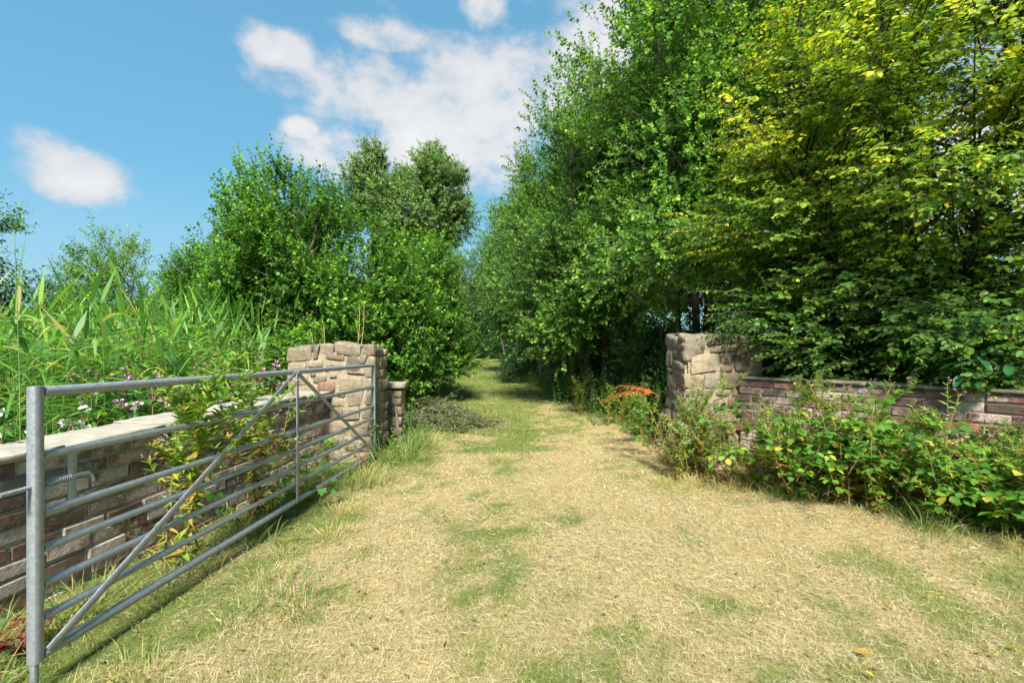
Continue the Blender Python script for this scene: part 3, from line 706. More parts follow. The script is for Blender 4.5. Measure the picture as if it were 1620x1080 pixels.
# --- alders along the track's far right side
GRP = 'alders along the track'
g = np.random.default_rng(100)
st = [stem_path(g, (0, 0, 0), (-.2, .1, 8.8)), stem_path(g, (.22, .1, 0), (1.0, .3, 7.6)), stem_path(g, (-.2, .05, 0), (-1.1, -.2, 7.0)), stem_path(g, (.0, -.2, 0), (.1, -.9, 6.0))]
alder = make_tree('alder_tree', 'tall alder behind the cobbled pillar, its crown cut by the picture top', 'tree', 101, st,
    dict(ells=[((0, 0, 6.4), (2.2, 2.1, 3.6)), ((-.5, -.3, 3.3), (2.0, 1.7, 1.2)), ((.3, .2, 8.8), (1.3, 1.3, 1.5))], n_clump=170, clump_r=.66, shoots=52, lpshoot=10,
         leaf=(.070, .92), mats=[M['alder'], M['bark']], shape=KITE, shoot_len=.34, up=.4, base=(0, 0, 5), limb_r=.03, zmin=1.7), gz(3.42, 8.7), .3, group=GRP, r=.075)
g = np.random.default_rng(110)
st = [stem_path(g, (0, 0, 0), (.2, .1, 7.2)), stem_path(g, (.25, .1, 0), (.8, .5, 6.4)), stem_path(g, (-.22, -.1, 0), (-1.0, -.2, 5.8)), stem_path(g, (-.45, .15, 0), (-.9, .7, 5.2)), stem_path(g, (.4, -.2, 0), (.9, -.8, 5.2))]
alder2 = make_tree('alder_tree', 'many-stemmed alder leaning over the track past the orange dead fern', 'tree', 111, st,
    dict(ells=[((0, 0, 5.0), (2.2, 2.1, 3.0)), ((-.9, -.6, 3.0), (1.7, 1.6, 1.25)), ((.1, .2, 7.0), (1.2, 1.2, 1.4)), ((-.9, -.5, 2.2), (1.3, 1.2, .8))], n_clump=155, clump_r=.62, shoots=50, lpshoot=10,
         leaf=(.070, .92), mats=[M['alder'], M['bark']], shape=KITE, shoot_len=.34, up=.42, base=(0, 0, 4), limb_r=.028, zmin=1.35), gz(2.25, 11.6), -.1, group=GRP, r=.065)
again(alder2, 'alder with low spreading boughs, second back along the track', gz(1.25, 16.5), 2.1, .95, GRP)
again(alder2, 'alder at the bend of the track behind the round shrub', gz(.25, 23), 4.0, 1.02, GRP)
again(alder, 'alder standing behind the tall alder, seen through its leaves', gz(4.9, 12.4), 2.2, 1.0, GRP)
again(alder, 'alder deep in the row behind the many-stemmed alder', gz(3.6, 17), 4.1, 1.0, GRP)
again(alder2, 'dark alder above the brick wall between tall alder and yellowing tree', gz(5.6, 9.4), 1.1, 1.08, GRP)
again(alder, 'far alder closing the row above the bend of the track', gz(1.9, 27), .6, 1.0, GRP)

# --- big alder bush behind the gate pillar
g = np.random.default_rng(120)
st = [stem_path(g, (0, 0, 0), (-.9, .0, 4.0)), stem_path(g, (.2, .1, 0), (.5, .1, 3.4)), stem_path(g, (-.25, .1, 0), (-1.5, .2, 3.0)), stem_path(g, (.35, -.1, 0), (1.3, -.3, 2.6)), stem_path(g, (.05, -.25, 0), (.1, -.8, 3.0))]
bush = make_tree('alder_bush', 'big bright green rounded bush rising behind the gate pillar', 'bush', 121, st,
    dict(ells=[((-.75, 0, 2.9), (1.30, 1.3, 1.65)), ((.75, -.1, 2.1), (1.25, 1.2, 1.25)), ((-.2, -.5, 1.2), (1.7, 1.0, .9)), ((1.25, -.2, 1.2), (.8, .9, .9)), ((-1.5, 0, 1.8), (1.0, 1.0, 1.1))], n_clump=260, clump_r=.41, shoots=42, lpshoot=11,
         leaf=(.066, .84), mats=[M['alder_bright'], M['bark_dark']], shape=KITE, shoot_len=.30, up=.85, out=.35, base=(0, 0, 1.5), limb_r=.022, zmin=.15, spike=.6), gz(-3.38, 8.6), 0, scale=(.94, 1, 1), bark='bark_dark', r=.05)
# --- mid-left bushes and trees
again(bush, 'darker green bush hugging the track behind the cut brushwood', gz(-3.15, 12.6), 2.6, (.95, .95, .9), 'bushes beyond the reeds')
again(bush, 'light green bush over the reeds beside the big rounded bush', gz(-7.2, 12.2), 1.2, .80, 'bushes beyond the reeds')
again(bush, 'low green bush between the small tree and the light bush', gz(-9.6, 14.5), 3.3, .82, 'bushes beyond the reeds')
again(bush, 'bush filling the gap left of the track\'s shaded bend'.replace('left of', 'beside'), gz(-4.6, 18.5), 4.4, 1.0, 'bushes beyond the reeds')
g = np.random.default_rng(130)
st = [stem_path(g, (0, 0, 0), (-.3, 0, 4.2)), stem_path(g, (.1, 0, 0), (.7, .2, 3.6)), stem_path(g, (-.1, 0, 0), (-1.4, .1, 3.0))]
small = make_tree('willow_tree', 'small loose dark tree standing against the sky beyond the reeds', 'tree', 131, st,
    dict(ells=[((.15, 0, 3.3), (1.15, 1.0, 1.5)), ((-1.0, 0, 2.3), (1.3, .9, .9)), ((.6, 0, 2.0), (1.2, 1.0, 1.0))], n_clump=85, clump_r=.38, shoots=32, lpshoot=9,
         leaf=(.095, .50), mats=[M['alder'], M['bark']], shape=KITE, shoot_len=.42, up=.7, base=(0, 0, 1.5), limb_r=.022, zmin=.3, spike=.5), gz(-11.7, 13.6), 0, scale=(1, 1, .93), r=.045)
again(small, 'dark tree at the picture edge with twigs against the sky', gz(-14.1, 11.2), 2.0, 1.25)
# --- tall pale tree beyond
g = np.random.default_rng(140)
st = [stem_path(g, (0, 0, 0), (-1.0, 0, 10.8), wob=.12), stem_path(g, (.4, 0, 0), (1.5, .3, 11.2), wob=.12)]
tall = make_tree('tall_tree', 'tall airy tree with two rounded heads against the clouds', 'tree', 141, st,
    dict(ells=[((-1.5, 0, 10.0), (1.7, 1.7, 1.9)), ((1.7, .2, 10.2), (1.8, 1.8, 1.9)), ((.2, 0, 8.2), (2.9, 2.2, 2.0)), ((-2.7, 0, 8.9), (1.2, 1.2, 1.0)), ((2.6, 0, 8.6), (1.0, 1.0, 1.4)), ((.5, -.3, 4), (2.2, 2, 2))], n_clump=215, clump_r=.68, shoots=44, lpshoot=9,
         leaf=(.125, .85), mats=[M['pale_leaf'], M['bark']], shape=KITE, shoot_len=.5, up=.25, base=(0, 0, 7), limb_r=.06, zmin=1.0), gz(-5.6, 25.5), 0, r=.17)
again(tall, 'tree with broad crown half hidden behind the two-headed tree', gz(-8.5, 36), 2.3, .82)
# --- dark trees that close the track's end
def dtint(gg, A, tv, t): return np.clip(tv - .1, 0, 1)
g = np.random.default_rng(150)
st = [stem_path(g, (0, 0, 0), (-.5, 0, 9)), stem_path(g, (.5, .2, 0), (1.2, 0, 8))]
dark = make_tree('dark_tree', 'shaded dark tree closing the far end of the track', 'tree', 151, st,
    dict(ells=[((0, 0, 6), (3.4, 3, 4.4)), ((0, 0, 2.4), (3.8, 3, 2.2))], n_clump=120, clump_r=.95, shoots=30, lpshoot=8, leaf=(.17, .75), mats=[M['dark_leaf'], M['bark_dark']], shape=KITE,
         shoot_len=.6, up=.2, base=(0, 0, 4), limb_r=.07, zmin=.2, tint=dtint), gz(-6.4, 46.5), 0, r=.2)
again(dark, 'shaded tree behind the bend, beside the dark closing tree', gz(-.6, 47), 1.4, .95)
again(dark, 'dark tree behind the bushes beside the shaded bend', gz(-6.6, 31), 2.8, .70)
again(dark, 'low dark tree straight behind the sunny end of the track', gz(-2.6, 45), .7, .62)
again(dark, 'dark tree filling the gap between rounded bush and alder row', gz(-4.6, 55), 3.6, .95)
again(alder, 'alder across the bend from the row, above the far shrubs', gz(-6.2, 36), 5.1, 1.1, GRP)
again(dark, 'dark tree at the back of the alder row', gz(5.6, 24), 4.0, .85)
again(dark, 'dark tree behind the yellowing tree, seen in its gaps', gz(9.5, 15.5), 5.0, .60)
# --- dense hedge shrubs under the trees and behind the wall
g = np.random.default_rng(160)
st = [stem_path(g, (0, 0, 0), (-.5, .1, 1.5)), stem_path(g, (.1, .1, 0), (.6, 0, 1.4)), stem_path(g, (0, -.1, 0), (.1, -.5, 1.2))]
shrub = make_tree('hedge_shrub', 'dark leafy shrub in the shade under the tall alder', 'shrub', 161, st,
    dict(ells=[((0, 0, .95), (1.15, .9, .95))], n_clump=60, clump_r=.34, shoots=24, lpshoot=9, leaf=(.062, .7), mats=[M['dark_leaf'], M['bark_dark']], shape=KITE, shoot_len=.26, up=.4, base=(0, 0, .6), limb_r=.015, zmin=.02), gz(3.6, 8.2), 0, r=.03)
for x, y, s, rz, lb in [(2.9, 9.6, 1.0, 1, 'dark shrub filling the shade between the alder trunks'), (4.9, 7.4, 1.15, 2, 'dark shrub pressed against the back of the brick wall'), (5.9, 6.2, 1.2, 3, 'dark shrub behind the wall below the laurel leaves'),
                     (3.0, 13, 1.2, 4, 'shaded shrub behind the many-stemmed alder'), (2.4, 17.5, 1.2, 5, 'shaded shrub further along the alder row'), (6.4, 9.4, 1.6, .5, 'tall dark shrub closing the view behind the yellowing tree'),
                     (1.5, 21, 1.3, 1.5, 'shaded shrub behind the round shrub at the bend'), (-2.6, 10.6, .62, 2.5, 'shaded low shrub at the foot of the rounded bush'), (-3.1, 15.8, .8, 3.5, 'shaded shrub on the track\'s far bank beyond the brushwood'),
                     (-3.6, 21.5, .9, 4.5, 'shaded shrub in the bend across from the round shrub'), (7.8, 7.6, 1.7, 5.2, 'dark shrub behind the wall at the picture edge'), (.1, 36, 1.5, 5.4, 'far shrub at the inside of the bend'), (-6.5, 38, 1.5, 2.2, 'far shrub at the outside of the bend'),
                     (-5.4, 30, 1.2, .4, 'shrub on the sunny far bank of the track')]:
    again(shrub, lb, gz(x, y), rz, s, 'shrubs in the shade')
round_shrub = again(shrub, 'small rounded dark shrub beside the track bend', gz(-.02, 17.8), .9, (.52, .55, .66), None)
round_shrub.name = 'round_shrub'

# --- yellowing tree over the wall on the near side
def ytint(gg, A, tv, t):  # yellowing plus painted shade: lower leaves darker, sunlit upper left brighter
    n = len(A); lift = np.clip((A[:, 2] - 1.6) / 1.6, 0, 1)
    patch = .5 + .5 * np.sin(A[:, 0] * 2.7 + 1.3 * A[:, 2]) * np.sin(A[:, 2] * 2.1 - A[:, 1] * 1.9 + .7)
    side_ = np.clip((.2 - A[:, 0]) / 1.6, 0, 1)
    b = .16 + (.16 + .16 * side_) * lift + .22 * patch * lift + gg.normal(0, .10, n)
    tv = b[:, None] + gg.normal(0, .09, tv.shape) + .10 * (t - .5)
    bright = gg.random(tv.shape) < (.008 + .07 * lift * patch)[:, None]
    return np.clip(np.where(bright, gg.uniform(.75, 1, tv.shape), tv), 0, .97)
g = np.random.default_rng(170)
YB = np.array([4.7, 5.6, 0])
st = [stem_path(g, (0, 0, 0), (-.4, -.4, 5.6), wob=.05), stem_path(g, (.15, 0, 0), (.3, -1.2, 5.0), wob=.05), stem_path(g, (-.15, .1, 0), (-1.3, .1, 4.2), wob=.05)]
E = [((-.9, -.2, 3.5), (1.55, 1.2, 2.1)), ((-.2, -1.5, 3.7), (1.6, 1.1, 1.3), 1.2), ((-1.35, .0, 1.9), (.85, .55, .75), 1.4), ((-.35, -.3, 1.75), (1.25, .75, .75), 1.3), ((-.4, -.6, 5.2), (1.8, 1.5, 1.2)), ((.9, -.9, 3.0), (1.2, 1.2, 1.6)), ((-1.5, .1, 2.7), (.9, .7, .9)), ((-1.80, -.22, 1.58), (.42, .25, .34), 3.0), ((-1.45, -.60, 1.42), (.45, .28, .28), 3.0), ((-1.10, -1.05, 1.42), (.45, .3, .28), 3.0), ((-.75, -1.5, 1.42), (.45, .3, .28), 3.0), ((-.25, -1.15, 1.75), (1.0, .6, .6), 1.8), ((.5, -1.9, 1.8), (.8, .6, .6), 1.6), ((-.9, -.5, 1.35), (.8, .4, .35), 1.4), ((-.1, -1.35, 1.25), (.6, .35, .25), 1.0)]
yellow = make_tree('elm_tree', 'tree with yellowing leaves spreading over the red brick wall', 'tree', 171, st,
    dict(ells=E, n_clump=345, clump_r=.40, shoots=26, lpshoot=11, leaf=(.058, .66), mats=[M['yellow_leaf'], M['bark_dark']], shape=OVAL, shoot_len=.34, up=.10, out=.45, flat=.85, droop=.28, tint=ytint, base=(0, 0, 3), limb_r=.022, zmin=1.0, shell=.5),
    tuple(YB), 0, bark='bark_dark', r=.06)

# --- far treeline round the fields
mb = MB(); g = np.random.default_rng(180)
for k in range(130):
    a = g.uniform(-math.pi, math.pi); d = g.uniform(75, 110)
    c = np.array([math.sin(a) * d, math.cos(a) * d, 0]); h = g.uniform(4, 8.5); n = 280
    dd = unit(g.normal(0, 1, (n, 3))); dd[:, 2] = np.abs(dd[:, 2]); p = c + dd * np.array([5.5, 5.5, h]) * (g.random(n) ** .3)[:, None]
    leaves(mb, p, unit(g.normal(0, 1, (n, 3))), unit(dd + g.normal(0, .5, (n, 3))), g.uniform(.7, 1.5, n), g.uniform(.5, 1.0, n), KITE, 0, np.clip(.5 + g.normal(0, .2, n), 0, 1))
tag(mb.build('treeline', M['dark_leaf']), 'far hazy line of trees round the fields', 'treeline', kind='stuff')

# ------------------------------------------------------------------ mown grass, straw and litter
g = np.random.default_rng(200)
def scatter(g, n, d0, d1, spread=1.18, margin=.5):
    d = np.exp(g.uniform(math.log(d0), math.log(d1), n)); x = g.uniform(-1, 1, n) * (spread * d + margin)
    ok = (x > path_left(d) - .9) & (x < path_right(d) + .75); return x[ok], d[ok]
gl = lambda x, y: (x - G0[0] - .066 * (y - G0[1]))       # distance to the track's side of the gate
x, y = scatter(g, 520000, 1.35, 42)
gr = green(x, y); mb = MB(); n = len(x)
isg = g.random(n) < gr * .74 + .09
hh = np.where(isg, g.uniform(.014, .045, n), g.uniform(.008, .036, n)) * (.55 + 1.1 * vnoise(x, y, .22, 9)) * np.clip(.8 + y * .06, 1, 2.2)
lean = g.normal(0, .75, (n, 2)); dr = unit(np.concatenate([lean, np.full((n, 1), .75)], 1))
w = np.maximum(.0020, y * .0009) * g.uniform(.7, 1.4, n)
root = np.stack([x, y, hgt(x, y) - .004], -1); side = unit(np.cross(dr, g.normal(0, 1, (n, 3))))
tv = np.where(isg, g.uniform(.62, 1.0, n) - .12 * (1 - gr), np.clip(g.normal(.29, .17, n) + .22 * (vnoise(x, y, .25, 12) - .5) + .26 * (vnoise(x, y, .8, 21) - .45), 0, .58))
v = np.stack([root - side * w[:, None] * .5, root + side * w[:, None] * .5, root + dr * hh[:, None]], 1)
mb.add(v, np.arange(n * 3).reshape(-1, 3), 0, tv)
tag(mb.build('mown_grass', M['grass']), 'short dry and green mown grass covering the track', 'grass', kind='stuff')
x, y = scatter(g, 130000, 1.35, 12)
keep = g.random(len(x)) < np.clip(1.15 - green(x, y) * 1.1, .12, 1); x, y = x[keep], y[keep]; n = len(x)
a = g.uniform(0, np.pi, n) * .9 + 2.5 * vnoise(x, y, .8, 14); L = g.uniform(.015, .075, n) * np.clip(.8 + y * .05, .9, 1.4) * (1 + .6 * (g.random(n) < .06)); el = g.normal(.04, .16, n)
dr = np.stack([np.cos(a) * np.cos(el), np.sin(a) * np.cos(el), np.sin(el)], -1); w = np.maximum(.0013, y * .0007) * g.uniform(.6, 1.3, n)
c = np.stack([x, y, hgt(x, y) + g.uniform(.004, .026, n)], -1); sd = unit(np.cross(dr, [0, 0, 1.0]) + g.normal(0, .3, (n, 3)))
bend = np.stack([np.zeros(n), np.zeros(n), g.normal(.004, .005, n)], -1) + sd * g.normal(0, .004, n)[:, None]
p0, p1, p2 = c - dr * L[:, None] / 2, c + bend, c + dr * L[:, None] / 2
ww = (sd * w[:, None] / 2)
v = np.stack([p0 - ww * .6, p0 + ww * .6, p1 - ww, p1 + ww, p2 - ww * .3, p2 + ww * .3], 1); b = np.arange(n)[:, None] * 6
mb = MB(); mb.add(v, np.concatenate([b + np.array([[0, 1, 3, 2]]), b + np.array([[2, 3, 5, 4]])], 1).reshape(-1, 4), 0, np.repeat(np.clip(g.normal(.52, .28, n), 0, 1), 2))
tag(mb.build('straw_litter', M['straw']), 'loose straw of cut grass strewn over the ground', 'straw', kind='stuff')
# brown crumbs of leaf litter
x, y = scatter(g, 800, 1.6, 14); n = len(x); mb = MB()
leaves(mb, np.stack([x, y, hgt(x, y) + .022], -1), g.normal(0, 1, (n, 3)) * [1, 1, .25], np.array([0, 0, 1.0]) + g.normal(0, .3, (n, 3)), g.uniform(.012, .035, n), g.uniform(.010, .024, n), OVAL, 0, .3 + g.random(n) * .4)
tag(mb.build('leaf_litter', M['dead']), 'small brown crumbs of dead leaves among the straw', 'leaf litter', kind='stuff')
# yellow leaves that can be told apart
lv = MB(); leaves(lv, [[-.5, 0, 0]], [[1, 0, .05]], [[0, .1, 1]], 1.0, .62, OVAL); fl_me = lv.mesh('fallen_leaf', M['fallen'])
FL = [(1366, 1027, .085, 'largest yellow fallen leaf, lying on the straw near the picture bottom'), (1405, 918, .05, None), (1480, 905, .045, None), (1127, 813, .05, None), (1118, 850, .04, None), (1233, 893, .05, None), (1290, 872, .04, None), (1252, 840, .045, None),
      (1262, 845, .04, None), (1470, 940, .05, None), (1490, 943, .045, None), (1548, 918, .045, None), (1585, 870, .05, None), (1555, 1025, .06, None), (1575, 1030, .05, None), (1550, 1050, .06, None), (1375, 1063, .06, None), (1605, 1022, .06, None),
      (1220, 815, .035, None), (1440, 870, .04, None), (1500, 880, .035, None), (1205, 950, .035, None), (1265, 955, .04, None), (1330, 876, .035, None), (800, 985, .04, None), (905, 812, .03, None), (1585, 947, .05, None), (1525, 770, .04, None)]
i = 0
for px, py, sz, lb in sorted(FL, key=lambda q_: math.hypot(q_[0] - 1366, (q_[1] - 1027) * 2.5)):
    d = F * CAM_H / (py - 550); p = P(px, py, d)
    sz = sz * (.85 if lb else .6)
    o = link('fallen_leaf', fl_me, None, (p[0], p[1], float(hgt(p[0], p[1])) + .030), (random.uniform(-.35, .35), random.uniform(-.35, .35), random.uniform(0, 6.28)), sz)
    tag(o, lb or f'small yellow leaf fallen on the dry grass, {nth(i - 1)} in distance from the largest one', 'leaf', 'yellow leaves fallen on the grass'); i += 1

# ------------------------------------------------------------------ long grass
def tuft_mesh(seed, n, h, spread, dry, flop=.5, w=.0055):
    g = np.random.default_rng(seed); mb = MB(); rt = np.concatenate([g.normal(0, spread, (n, 2)), np.full((n, 1), -.02)], 1)
    d = unit(np.concatenate([rt[:, :2] / max(spread, .01) * .28 + g.normal(0, .28, (n, 2)), np.ones((n, 1))], 1))
    ribbons(mb, rt, d, h * g.uniform(.45, 1.2, n), w * g.uniform(.6, 1.3, n), flop * g.uniform(.4, 1.4, n), 5, 0, np.clip(g.normal(1 - dry, .22, n), 0, 1), g)
    return mb
tf = [tuft_mesh(700, 150, .42, .08, .35), tuft_mesh(701, 130, .30, .09, .6, .8), tuft_mesh(702, 120, .55, .09, .25, .7), tuft_mesh(703, 110, .26, .10, .3, .6), tuft_mesh(704, 150, .34, .10, .85, .8)]
tf = [m_.mesh('blades', M['tall_grass']) for m_ in tf]
def tuft(k, x, y, s, label, group, rz=None):
    o = thing('grass_tuft', label, 'grass tuft', (x, y, float(hgt(x, y))), random.uniform(0, 6.28) if rz is None else rz, group, s); link('blades', tf[k], o); return o
TG = 'long grass at the gate end'
for i, (x, y, k, s) in enumerate([(-1.42, 5.35, 2, 1.1), (-1.30, 5.7, 0, 1.2), (-1.18, 5.45, 2, 1.0), (-1.36, 6.1, 2, 1.15), (-1.12, 6.2, 0, 1.1), (-1.5, 5.0, 4, 1.0), (-1.38, 6.7, 0, 1.2), (-1.2, 6.8, 4, 1.1), (-1.30, 4.7, 1, .9), (-1.48, 4.55, 0, .9)]):
    tuft(k, x, y, s, f'tuft of long seeding grass past the gate hinge, {nth(i)} one back along the track edge', TG)
TG = 'grass along the foot of the wall'
i = 0
for y in np.arange(1.5, 5.0, .12):
    x = -2.42 + .14 * (y - 2.1) + random.uniform(.0, .45)
    if y < 2.2 and random.random() < .2: x += .15
    tuft(random.choice([3, 3, 1, 0]), x, y, random.uniform(.65, 1.0), f'green grass tuft between gate and brick wall, {nth(i)} from the latch post', TG); i += 1
TG = 'grass tufts on the track side of the gate'
for i, (x, y, k, s) in enumerate([(-1.22, 2.55, 3, .95), (-1.10, 2.42, 1, .7), (-1.34, 2.35, 3, .8), (-1.45, 2.75, 1, .7), (-1.55, 1.95, 1, .75), (-1.7, 1.62, 4, .7), (-1.95, 1.60, 1, .8), (-2.05, 1.75, 3, .9), (-1.3, 3.4, 4, .6), (-1.42, 3.9, 4, .6), (-1.5, 3.1, 1, .6)]):
    tuft(k, x, y, s, f'ragged grass tuft in front of the gate rails, {nth(i)} of the eleven', TG)
TG = 'dry grass along the hedge foot'
i = 0
for yy in np.arange(3.0, 9.5, .15):
    x = float(path_right(yy)) + random.uniform(-.12, .12)
    if yy < 5.3:
        t_ = (5.25 - yy) / 1.55; o_ = random.uniform(.38, .68); x, yy = 1.95 + t_ * 1.75 - .62 * o_, yy - .72 * o_
    tuft(random.choice([4, 4, 1, 0]), x, yy, random.uniform(.5, .95), f'dry straw tuft along the weedy edge, {nth(i)} from the picture edge going back', TG); i += 1
mb = MB(); g = np.random.default_rng(720)   # rough grass on the banks
n = 19000; yy = np.exp(g.uniform(math.log(6.5), math.log(40), n)); sidep = g.random(n) < .5
xx = np.where(sidep, path_right(yy) + np.abs(g.normal(0, .5, n)) - .05, path_left(yy) - np.abs(g.normal(0, .5, n)) + .05)
ribbons(mb, np.stack([xx, yy, hgt(xx, yy) - .02], -1), np.concatenate([g.normal(0, .35, (n, 2)), np.ones((n, 1))], 1), g.uniform(.10, .34, n), .004 + yy * .0006, g.uniform(.2, .9, n), 3, 0, np.clip(g.normal(.72, .2, n), 0, 1), g)
n = 18000; xx = g.uniform(-16, -2.6, n); yy = g.uniform(2.2, 16, n)
ribbons(mb, np.stack([xx, yy, hgt(xx, yy) - .02], -1), np.concatenate([g.normal(0, .35, (n, 2)), np.ones((n, 1))], 1), g.uniform(.3, .8, n), .011, g.uniform(.2, .9, n), 3, 0, np.clip(g.normal(.85, .15, n), 0, 1), g)
tag(mb.build('rough_grass', M['tall_grass']), 'rough uncut grass on the banks beside the track', 'grass', kind='stuff')

# ------------------------------------------------------------------ herbs
def willowherb(seed, h, nleaf, yellowing, leaf=.062, flowers=True, branchy=5):
    """stem, foliage and flower meshes of one willowherb, local origin at its foot"""
    g = np.random.default_rng(seed); top = np.array([g.normal(0, .06), g.normal(0, .06), h]); t = np.linspace(0, 1, 8)[:, None]
    p = top * t + np.array([g.normal(0, .04), g.normal(0, .04), 0]) * np.sin(t * 3.14)
    ms = MB(); tubes(ms, p, .0055 * (1 - .7 * t[:, 0]) + .001, 6)
    axes = [(p, 0)]
    for b in range(branchy):
        s = g.uniform(.35, .85); p0 = np.array([np.interp(s, t[:, 0], p[:, k]) for k in range(3)]); a = g.uniform(0, 6.28); L = h * g.uniform(.16, .36); sp = g.uniform(.5, 1.1)
        q = p0 + np.stack([np.cos(a) * L * sp * t[:, 0] ** .8, np.sin(a) * L * sp * t[:, 0] ** .8, L * (1.1 - .3 * sp) * t[:, 0]], -1); axes.append((q, s)); tubes(ms, q, .003 * (1 - .6 * t[:, 0]), 4)
    ml = MB(); mf = MB()
    for q, s0 in axes:
        n = nleaf if s0 == 0 else nleaf // 4
        u = np.sort(g.uniform(.06 if s0 == 0 else .1, 1, n)); pos = np.stack([np.interp(u, t[:, 0], q[:, k]) for k in range(3)], -1)
        a = np.arange(n) * 2.4 + g.normal(0, .4, n); up = np.where(s0 + u * (1 - s0) > .7, .7, .1) + g.normal(0, .25, n)
        d = np.stack([np.cos(a), np.sin(a), up], -1); sz = leaf * g.uniform(.6, 1.25, n) * (1 - .45 * u)
        hfrac = pos[:, 2] / h
        tv = np.clip(.68 + g.normal(0, .13, n) - yellowing * (1.15 - hfrac) * g.random(n) ** .6, 0, 1)
        leaves(ml, pos, d, np.array([0, 0, 1.0]) + g.normal(0, .3, (n, 3)), sz, sz * .30, LANCE, 0, tv)
        if flowers:
            n = 14 if s0 == 0 else 8; u = g.uniform(.78, 1.03, n); pos = np.stack([np.interp(np.minimum(u, 1), t[:, 0], q[:, k]) for k in range(3)], -1); a = g.uniform(0, 6.28, n)
            tip = pos + np.stack([np.cos(a) * .03, np.sin(a) * .03, g.uniform(.015, .05, n)], -1)
            tubes(ms, np.stack([pos, (pos + tip) / 2, tip], 1), .0011, 3)
            k = g.random(n) < .28
            for r_ in range(3): leaves(mf, tip[k], np.stack([np.cos(a[k] + r_ * 2.1), np.sin(a[k] + r_ * 2.1), np.full(k.sum(), .5)], -1), np.tile([0, 0, 1.0], (k.sum(), 1)) + .1, .013, .011, KITE, 0, g.random(k.sum()))
    return ms.mesh('stem', M['stem'], True), ml.mesh('foliage', M['herb']), (mf.mesh('flower_spike', M['pink']) if mf.v else None)
def herb_thing(name, meshes, label, cat, x, y, s, group, rz=None, lean=.12):
    o = thing(name, label, cat, (x, y, float(hgt(x, y)) - .01), random.uniform(0, 6.28) if rz is None else rz, group, s)
    o.rotation_euler = (random.gauss(0, lean), random.gauss(0, lean), o.rotation_euler[2])
    for me in meshes:
        if me is not None:
            ch = link(me.name.split('.')[0], me, o)
            if 'flower' in ch.name: ch['kind'] = 'stuff'
    return o
WH = [willowherb(800, 1.1, 70, .8, .085, branchy=7), willowherb(801, 1.0, 60, .9, .08, branchy=8), willowherb(802, .85, 64, .7, .09, branchy=8), willowherb(803, .7, 60, .8, .085, flowers=False, branchy=9), willowherb(804, .95, 60, 1.05, .075, branchy=6), willowherb(805, .6, 60, .6, .09, flowers=False, branchy=9)]
big1, big2 = willowherb(810, 1.24, 190, .8, .092, branchy=16), willowherb(811, 1.16, 170, 1.0, .085, branchy=14)
herb_thing('willowherb_plant', big1, 'tall yellowing willowherb with pink tops between gate and wall, nearer the latch', 'plant', -2.06, 2.92, 1.02, 'willowherb at the gate')
herb_thing('willowherb_plant', WH[0], 'slimmer willowherb tangled with the tall one nearer the latch', 'plant', -2.12, 2.86, 1.05, 'willowherb at the gate')
herb_thing('willowherb_plant', WH[1], 'short yellow-leaved willowherb at the foot of the tall one nearer the latch', 'plant', -1.98, 3.02, .9, 'willowherb at the gate')
herb_thing('willowherb_plant', big2, 'tall orange-withered willowherb between gate and wall, nearer the pillar', 'plant', -2.02, 3.72, 1.05, 'willowherb at the gate')
herb_thing('willowherb_plant', WH[4], 'thin yellow willowherb beside the orange-withered one', 'plant', -1.98, 3.86, 1.1, 'willowherb at the gate')
# in front of the pillar and wall on the other side
i = 0; rr = random.Random(9)
spots = []
for k in range(124):
    t = rr.random() * 1.25; bx, by = 1.95 + t * 1.75, 5.25 - t * 1.55     # along the foot of pillar and wall
    off = rr.uniform(.02, .45); spots.append((t, bx - .62 * off - .05, by - .72 * off))
for t, x, y in sorted(spots):
    k = rr.choice([0, 1, 1, 4, 4, 2] if t < .35 else [1, 2, 4, 3, 3, 5]); s = rr.uniform(.55, 1.05) * (.92 if t < .3 else 1.05)
    herb_thing('willowherb_plant', WH[k], f'weedy willowherb in front of cobbled pillar and wall, {nth(i)} going from pillar to picture edge', 'plant', x, y, s, 'willowherb along the overgrown wall', lean=.24); i += 1
# nettles: broad opposite leaves
def nettle(seed, h, leaf=.075):
    g = np.random.default_rng(seed); t = np.linspace(0, 1, 6)[:, None]; p = np.array([g.normal(0, .05), g.normal(0, .05), h]) * t
    ms = MB(); tubes(ms, p, .004 * (1 - .6 * t[:, 0]), 5); ml = MB(); n = 9
    for k in range(n):
        u = (k + 1) / n; c = p[-1] * u
        for q in range(2):
            a = k * 1.57 + q * 3.14 + g.normal(0, .2); sz = leaf * (1.15 - .6 * u) * g.uniform(.8, 1.2)
            leaves(ml, [c], [[math.cos(a), math.sin(a), -.15]], [[g.normal(0, .2), g.normal(0, .2), 1]], sz, sz * .55, OVAL, 0, [np.clip(.75 + g.normal(0, .12), .3, 1)])
    return ms.mesh('stem', M['stem_green'], True), ml.mesh('foliage', M['herb']), None
NT = [nettle(830 + k, .55 + .12 * k) for k in range(4)]
spots = []
for k in range(150):
    d = math.exp(rr.uniform(math.log(6.2), math.log(17))); spots.append((d, float(path_right(d)) + rr.gauss(-.05, .28)))
for i, (d, x) in enumerate(sorted(spots)):
    herb_thing('nettle_plant', NT[rr.randrange(4)] if rr.random() < .7 else WH[rr.choice([2, 3, 5])], f'green nettle on the bank under the alders, {nth(i)} from the cobbled pillar', 'plant', x, d, rr.uniform(.65, 1.1), 'nettles under the alders')
spots = []
for k in range(34):
    d = math.exp(rr.uniform(math.log(5.9), math.log(16))); spots.append((d, float(path_left(d)) - abs(rr.gauss(.12, .3)) - .1))
